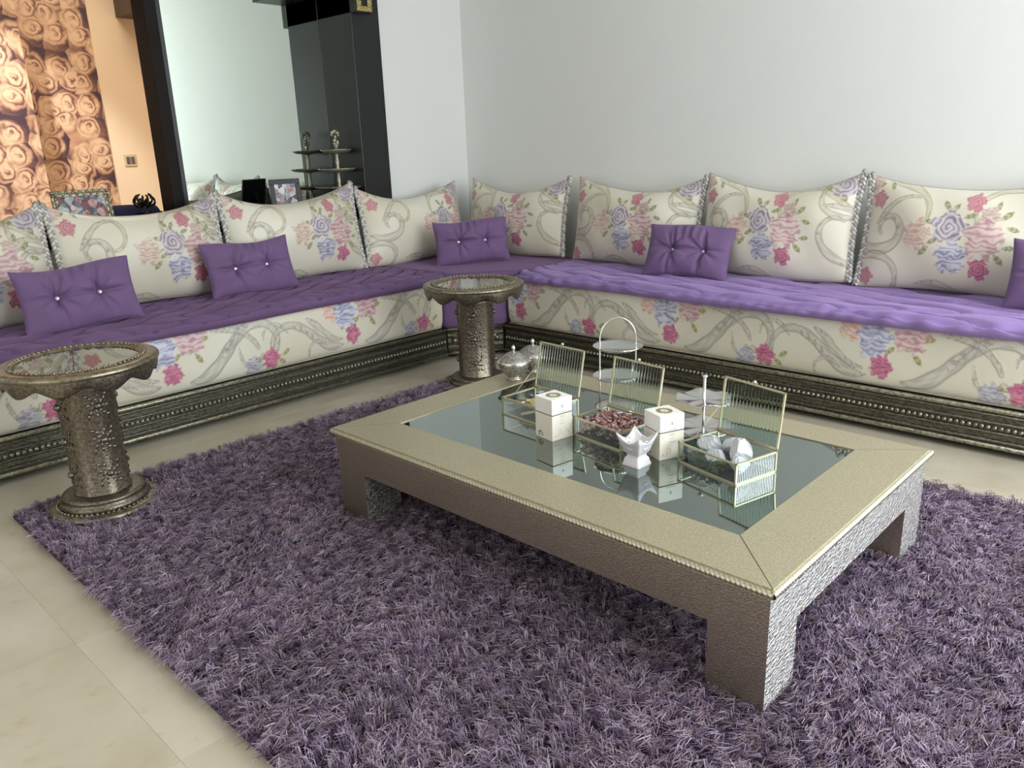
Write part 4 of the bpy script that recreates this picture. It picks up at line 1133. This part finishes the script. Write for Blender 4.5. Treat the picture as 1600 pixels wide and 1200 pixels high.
# sugar bowls
def sugar_bowl(loc, label, s=1.0):
    c = empty('sugar_bowl', loc); tag(c, label, 'sugar bowl', 'chased silver lidded bowls'); c.scale = (s, s, s)
    def flute(a, r, z): return 1+.012*math.cos(20*a)
    G().lathe([(0, 0), (.030, 0), (.033, .003), (.030, .007), (.022, .010), (.026, .014), (.040, .024), (.052, .042), (.058, .060), (.061, .069), (.059, .070), (.055, .060), (.02, .02), (0, .02)], 40).build('bowl', MT['silver'], c)
    G().lathe([(.0645, .068), (.066, .072), (.063, .076), (.058, .078), (.0, .078)], 40, rfun=flute).build('rim', MT['chrome'], c)
    G().lathe([(.062, .077), (.060, .081), (.053, .084), (.050, .088), (.043, .090), (.040, .095), (.030, .098), (.027, .102), (.014, .106), (.009, .108), (0, .108)], 40).build('lid', MT['silver'], c)
    G().lathe([(0, .106), (.006, .108), (.0042, .113), (.0075, .119), (.008, .124), (.005, .130), (0, .134)], 16).build('finial', MT['chrome'], c)
    return c
sugar_bowl((-2.010, 2.085, TZT), 'chased silver lidded sugar bowl standing nearer the black glass panel')
sugar_bowl((-2.020, 2.205, TZT), 'chased silver lidded sugar bowl half hidden behind the chip box lid')

# two tier stand with a hoop handle
s1 = empty('tiered_tray_stand', (-1.507, 2.062, TT)); tag(s1, 'slim silver two-tier tray stand with tall hoop handle', 'tray stand')
hx, hy = .72*.060, .69*.060
pts = [(-hx, -hy, .004), (-hx, -hy, .12), (-hx, -hy, .235)]+[(-hx*math.cos(t), -hy*math.cos(t), .235+.072*math.sin(t)) for t in np.linspace(.15, PI-.15, 16)]+[(hx, hy, .235), (hx, hy, .12), (hx, hy, .004)]
G().tube(pts, .0026, 8).build('hoop_handle', MT['chrome'], s1)
for z, r in ((.205, .082), (.103, .083)):
    def sc_(a, rr, zz): return 1+(.012*math.cos(16*a) if rr > .07 else 0)
    G().lathe([(0, z), (r*.78, z), (r*.90, z+.004), (r, z+.009), (r*1.01, z+.008), (r*.9, z+.001), (r*.78, z-.003), (0, z-.003)], 64, rfun=sc_).build('tray', MT['chrome'], s1)
G().lathe([(0, 0), (.075, 0), (.076, .004), (.066, .005), (0, .006)], 48).build('foot_plate', MT['chrome'], s1)
# two tier stand with wavy plates
s2 = empty('wavy_cake_stand', (-1.136, 1.985, TT)); tag(s2, 'silver two-tier stand with wavy edged plates on a centre rod', 'tray stand')
G().tube([(0, 0, 0), (0, 0, .10), (0, 0, .186)], .0042, 10).build('rod', MT['chrome'], s2)
G().lathe([(0, .184), (.004, .184), (.009, .189), (.009, .192), (0, .194)], 16).build('cap', MT['chrome'], s2)
for z, r, ph in ((.118, .084, .4), (.030, .088, 1.2)):
    rows = []; n_ = 96
    for rr in (0.005, r*.4, r*.6, r*.7, r*.78, r*.85, r*.91, r*.96, r):
        row = []
        for k in range(n_):
            a = 2*PI*k/n_; wv = (rr/r)**3; q = rr*(1+.03*wv*math.cos(6*a+ph)); row.append((q*math.cos(a), q*math.sin(a), z+.004*wv*math.sin(6*a+ph)+.006*wv))
        rows.append(row)
    top_ = np.array(rows); bot = top_[::-1].copy(); bot[..., 2] -= .0022
    G().grid(np.r_[top_, bot], wrap=True, flip=False).build('wavy_plate', MT['chrome'], s2)
G().lathe([(0, 0), (.032, 0), (.030, .004), (.008, .010), (.004, .03), (0, .03)], 32).build('foot', MT['chrome'], s2)

# ------------------------------------------------------------------ things on the ledge
LZ = .842
ks = empty('cake_stand', (-4.333, 2.965, LZ)); tag(ks, 'silver three-tier cake stand with a figure finial before the mirror', 'cake stand')
def scal(a, r, z): return 1+(.03*math.cos(14*a) if r > .06 else 0)
for z, r in ((.112, .150), (.222, .122), (.336, .098)):
    G().lathe([(.006, z), (r*.45, z), (r*.75, z+.004), (r*.95, z+.013), (r, z+.016), (r*.96, z+.010), (r*.75, z-.001), (r*.4, z-.006), (.008, z-.012)], 56, rfun=scal).build('plate', MT['silver_pale'], ks)
G().lathe([(0, 0), (.065, 0), (.068, .006), (.05, .014), (.02, .022), (.012, .04), (.016, .06), (.010, .08), (.012, .10), (.007, .112)], 32).build('foot', MT['silver_pale'], ks)
for z0 in (.112, .222):
    G().lathe([(.008, z0), (.013, z0+.014), (.008, z0+.03), (.011, z0+.055), (.007, z0+.085), (.012, z0+.104)], 20).build('stem', MT['silver_pale'], ks)
g = G()
g.lathe([(.02, .338), (.012, .350), (.007, .362)], 14)
fig = [((0, 0, .372), .016, (1, .6, 1.0)), ((.004, .010, .392), .014, (.8, .8, 1.2)), ((0, -.006, .405), .011, (.8, 1, 1.2)), ((0, 0, .425), .008, (.8, .9, 1.8)), ((0, -.018, .452), .013, (.8, 1.1, .9)), ((0, .018, .450), .013, (.8, 1.1, .9)), ((0, 0, .460), .014, (.8, 1.3, .8)), ((0, -.008, .386), .010, (1, 1.4, .7)), ((0, .024, .436), .007, (1, 1, 1.2)), ((0, -.026, .438), .007, (1, 1, 1.2))]
for p, r, sc in fig: g.ball(p, r, 10, 6, sc=sc)
g.build('finial', MT['silver_pale'], ks)

def photo_frame(name, loc, yaw, w, h, bw, fmat, pmat, label, ornate=False, lean=-.22):
    c = empty(name, loc); c.rotation_euler = Euler((lean, 0, yaw), 'XYZ'); tag(c, label, 'photo frame')
    f = G()
    f.box((-w/2, -.008, 0), (w/2, .008, bw), bevel=.003); f.box((-w/2, -.008, h-bw), (w/2, .008, h), bevel=.003)
    f.box((-w/2, -.008, bw), (-w/2+bw, .008, h-bw), bevel=.003); f.box((w/2-bw, -.008, bw), (w/2, .008, h-bw), bevel=.003)
    fo = f.build('frame', MT[fmat], c)
    if ornate:
        g = G(); n1 = int(w/.016)
        for k in range(n1+1):
            for z in (bw/2, h-bw/2): g.ball((-w/2+.008+k*(w-.016)/n1, -.009, z+.004*(-1)**k), .0085, 7, 5, sc=(1, .6, 1))
        n2 = int(h/.016)
        for k in range(n2+1):
            for x in (-w/2+bw/2, w/2-bw/2): g.ball((x+.004*(-1)**k, -.009, .008+k*(h-.016)/n2), .0085, 7, 5, sc=(1, .6, 1))
        o = g.build('beading', MT['pewter_smooth'], c); o['kind'] = 'stuff'
    G().box((-w/2+bw*.9, -.004, bw*.9), (w/2-bw*.9, -.002, h-bw*.9)).build('print', MT[pmat], c)
    G().box((-w/2+.006, .002, .006), (w/2-.006, .010, h-.006)).build('back_panel', MT['foot'], c)
    G().tube([(0, .010, h*.62), (0, .010+h*.30, .012+h*.30*math.tan(-lean)*.0)], .006, 6).build('easel_leg', MT['foot'], c)
    return c
photo_frame('photo_frame', (-4.285, 2.555, LZ+.002), PI/2-.25, .185, .195, .030, 'black', 'photo_b', 'black photo frame with a portrait leaning before the mirror')
photo_frame('silver_photo_frame', (-4.225, 1.405, LZ+.004), PI/2-.05, .265, .20, .028, 'pewter_smooth', 'photo_a', 'ornate silver photo frame on the ledge before the rose wallpaper', True)
# navy bolster and black openwork ornament
nb = empty('navy_bolster', (-4.335, 1.52, LZ)); tag(nb, 'navy blue fabric bolster lying along the ledge', 'bolster')
g = G(); rows = []
for y in np.linspace(-.36, .29, 36):
    e_ = min((y+.36), (.29-y)); k = math.sqrt(max(0, 1-max(0, 1-e_/.04)**2))
    rows.append([(.062*k*math.cos(t)*(1+.05*math.sin(y*30)), y, .054+.052*k*math.sin(t)*(1+.10*math.sin(y*9+1))) for t in np.linspace(0, 2*PI, 24, endpoint=False)])
g.grid(np.array(rows), wrap=True); g.build('cover', MT['navy'], nb)
g = G()
for sy in (-.365, .295): g.ball((0, sy, .054), .014, 10, 6)
g.build('end_button', MT['navy'], nb)
bo = empty('openwork_ornament', (-4.215, 1.690, LZ)); tag(bo, 'black curled openwork ornament on the ledge beside the niche post', 'ornament')
G().lathe([(0, 0), (.035, 0), (.03, .012), (.012, .02), (.014, .06), (.03, .075), (0, .08)], 20).build('base', MT['blackmetal'], bo)
for k in range(13):
    a = 2*PI*k/13; g = G(); el = .3+.9*((k*5) % 7)/7
    pts = []
    for t in np.linspace(0, 1, 18):
        q = t*5.2; r_ = .026*(1-t*.55)
        pts.append((math.cos(a)*(.026+r_*math.sin(q)*.9)*1.0+.0, math.sin(a)*(.03+r_*math.sin(q)), .105+el*.030+r_*math.cos(q)))
    g.tube(pts, .0045, 6); g.build('curl', MT['blackmetal'], bo)
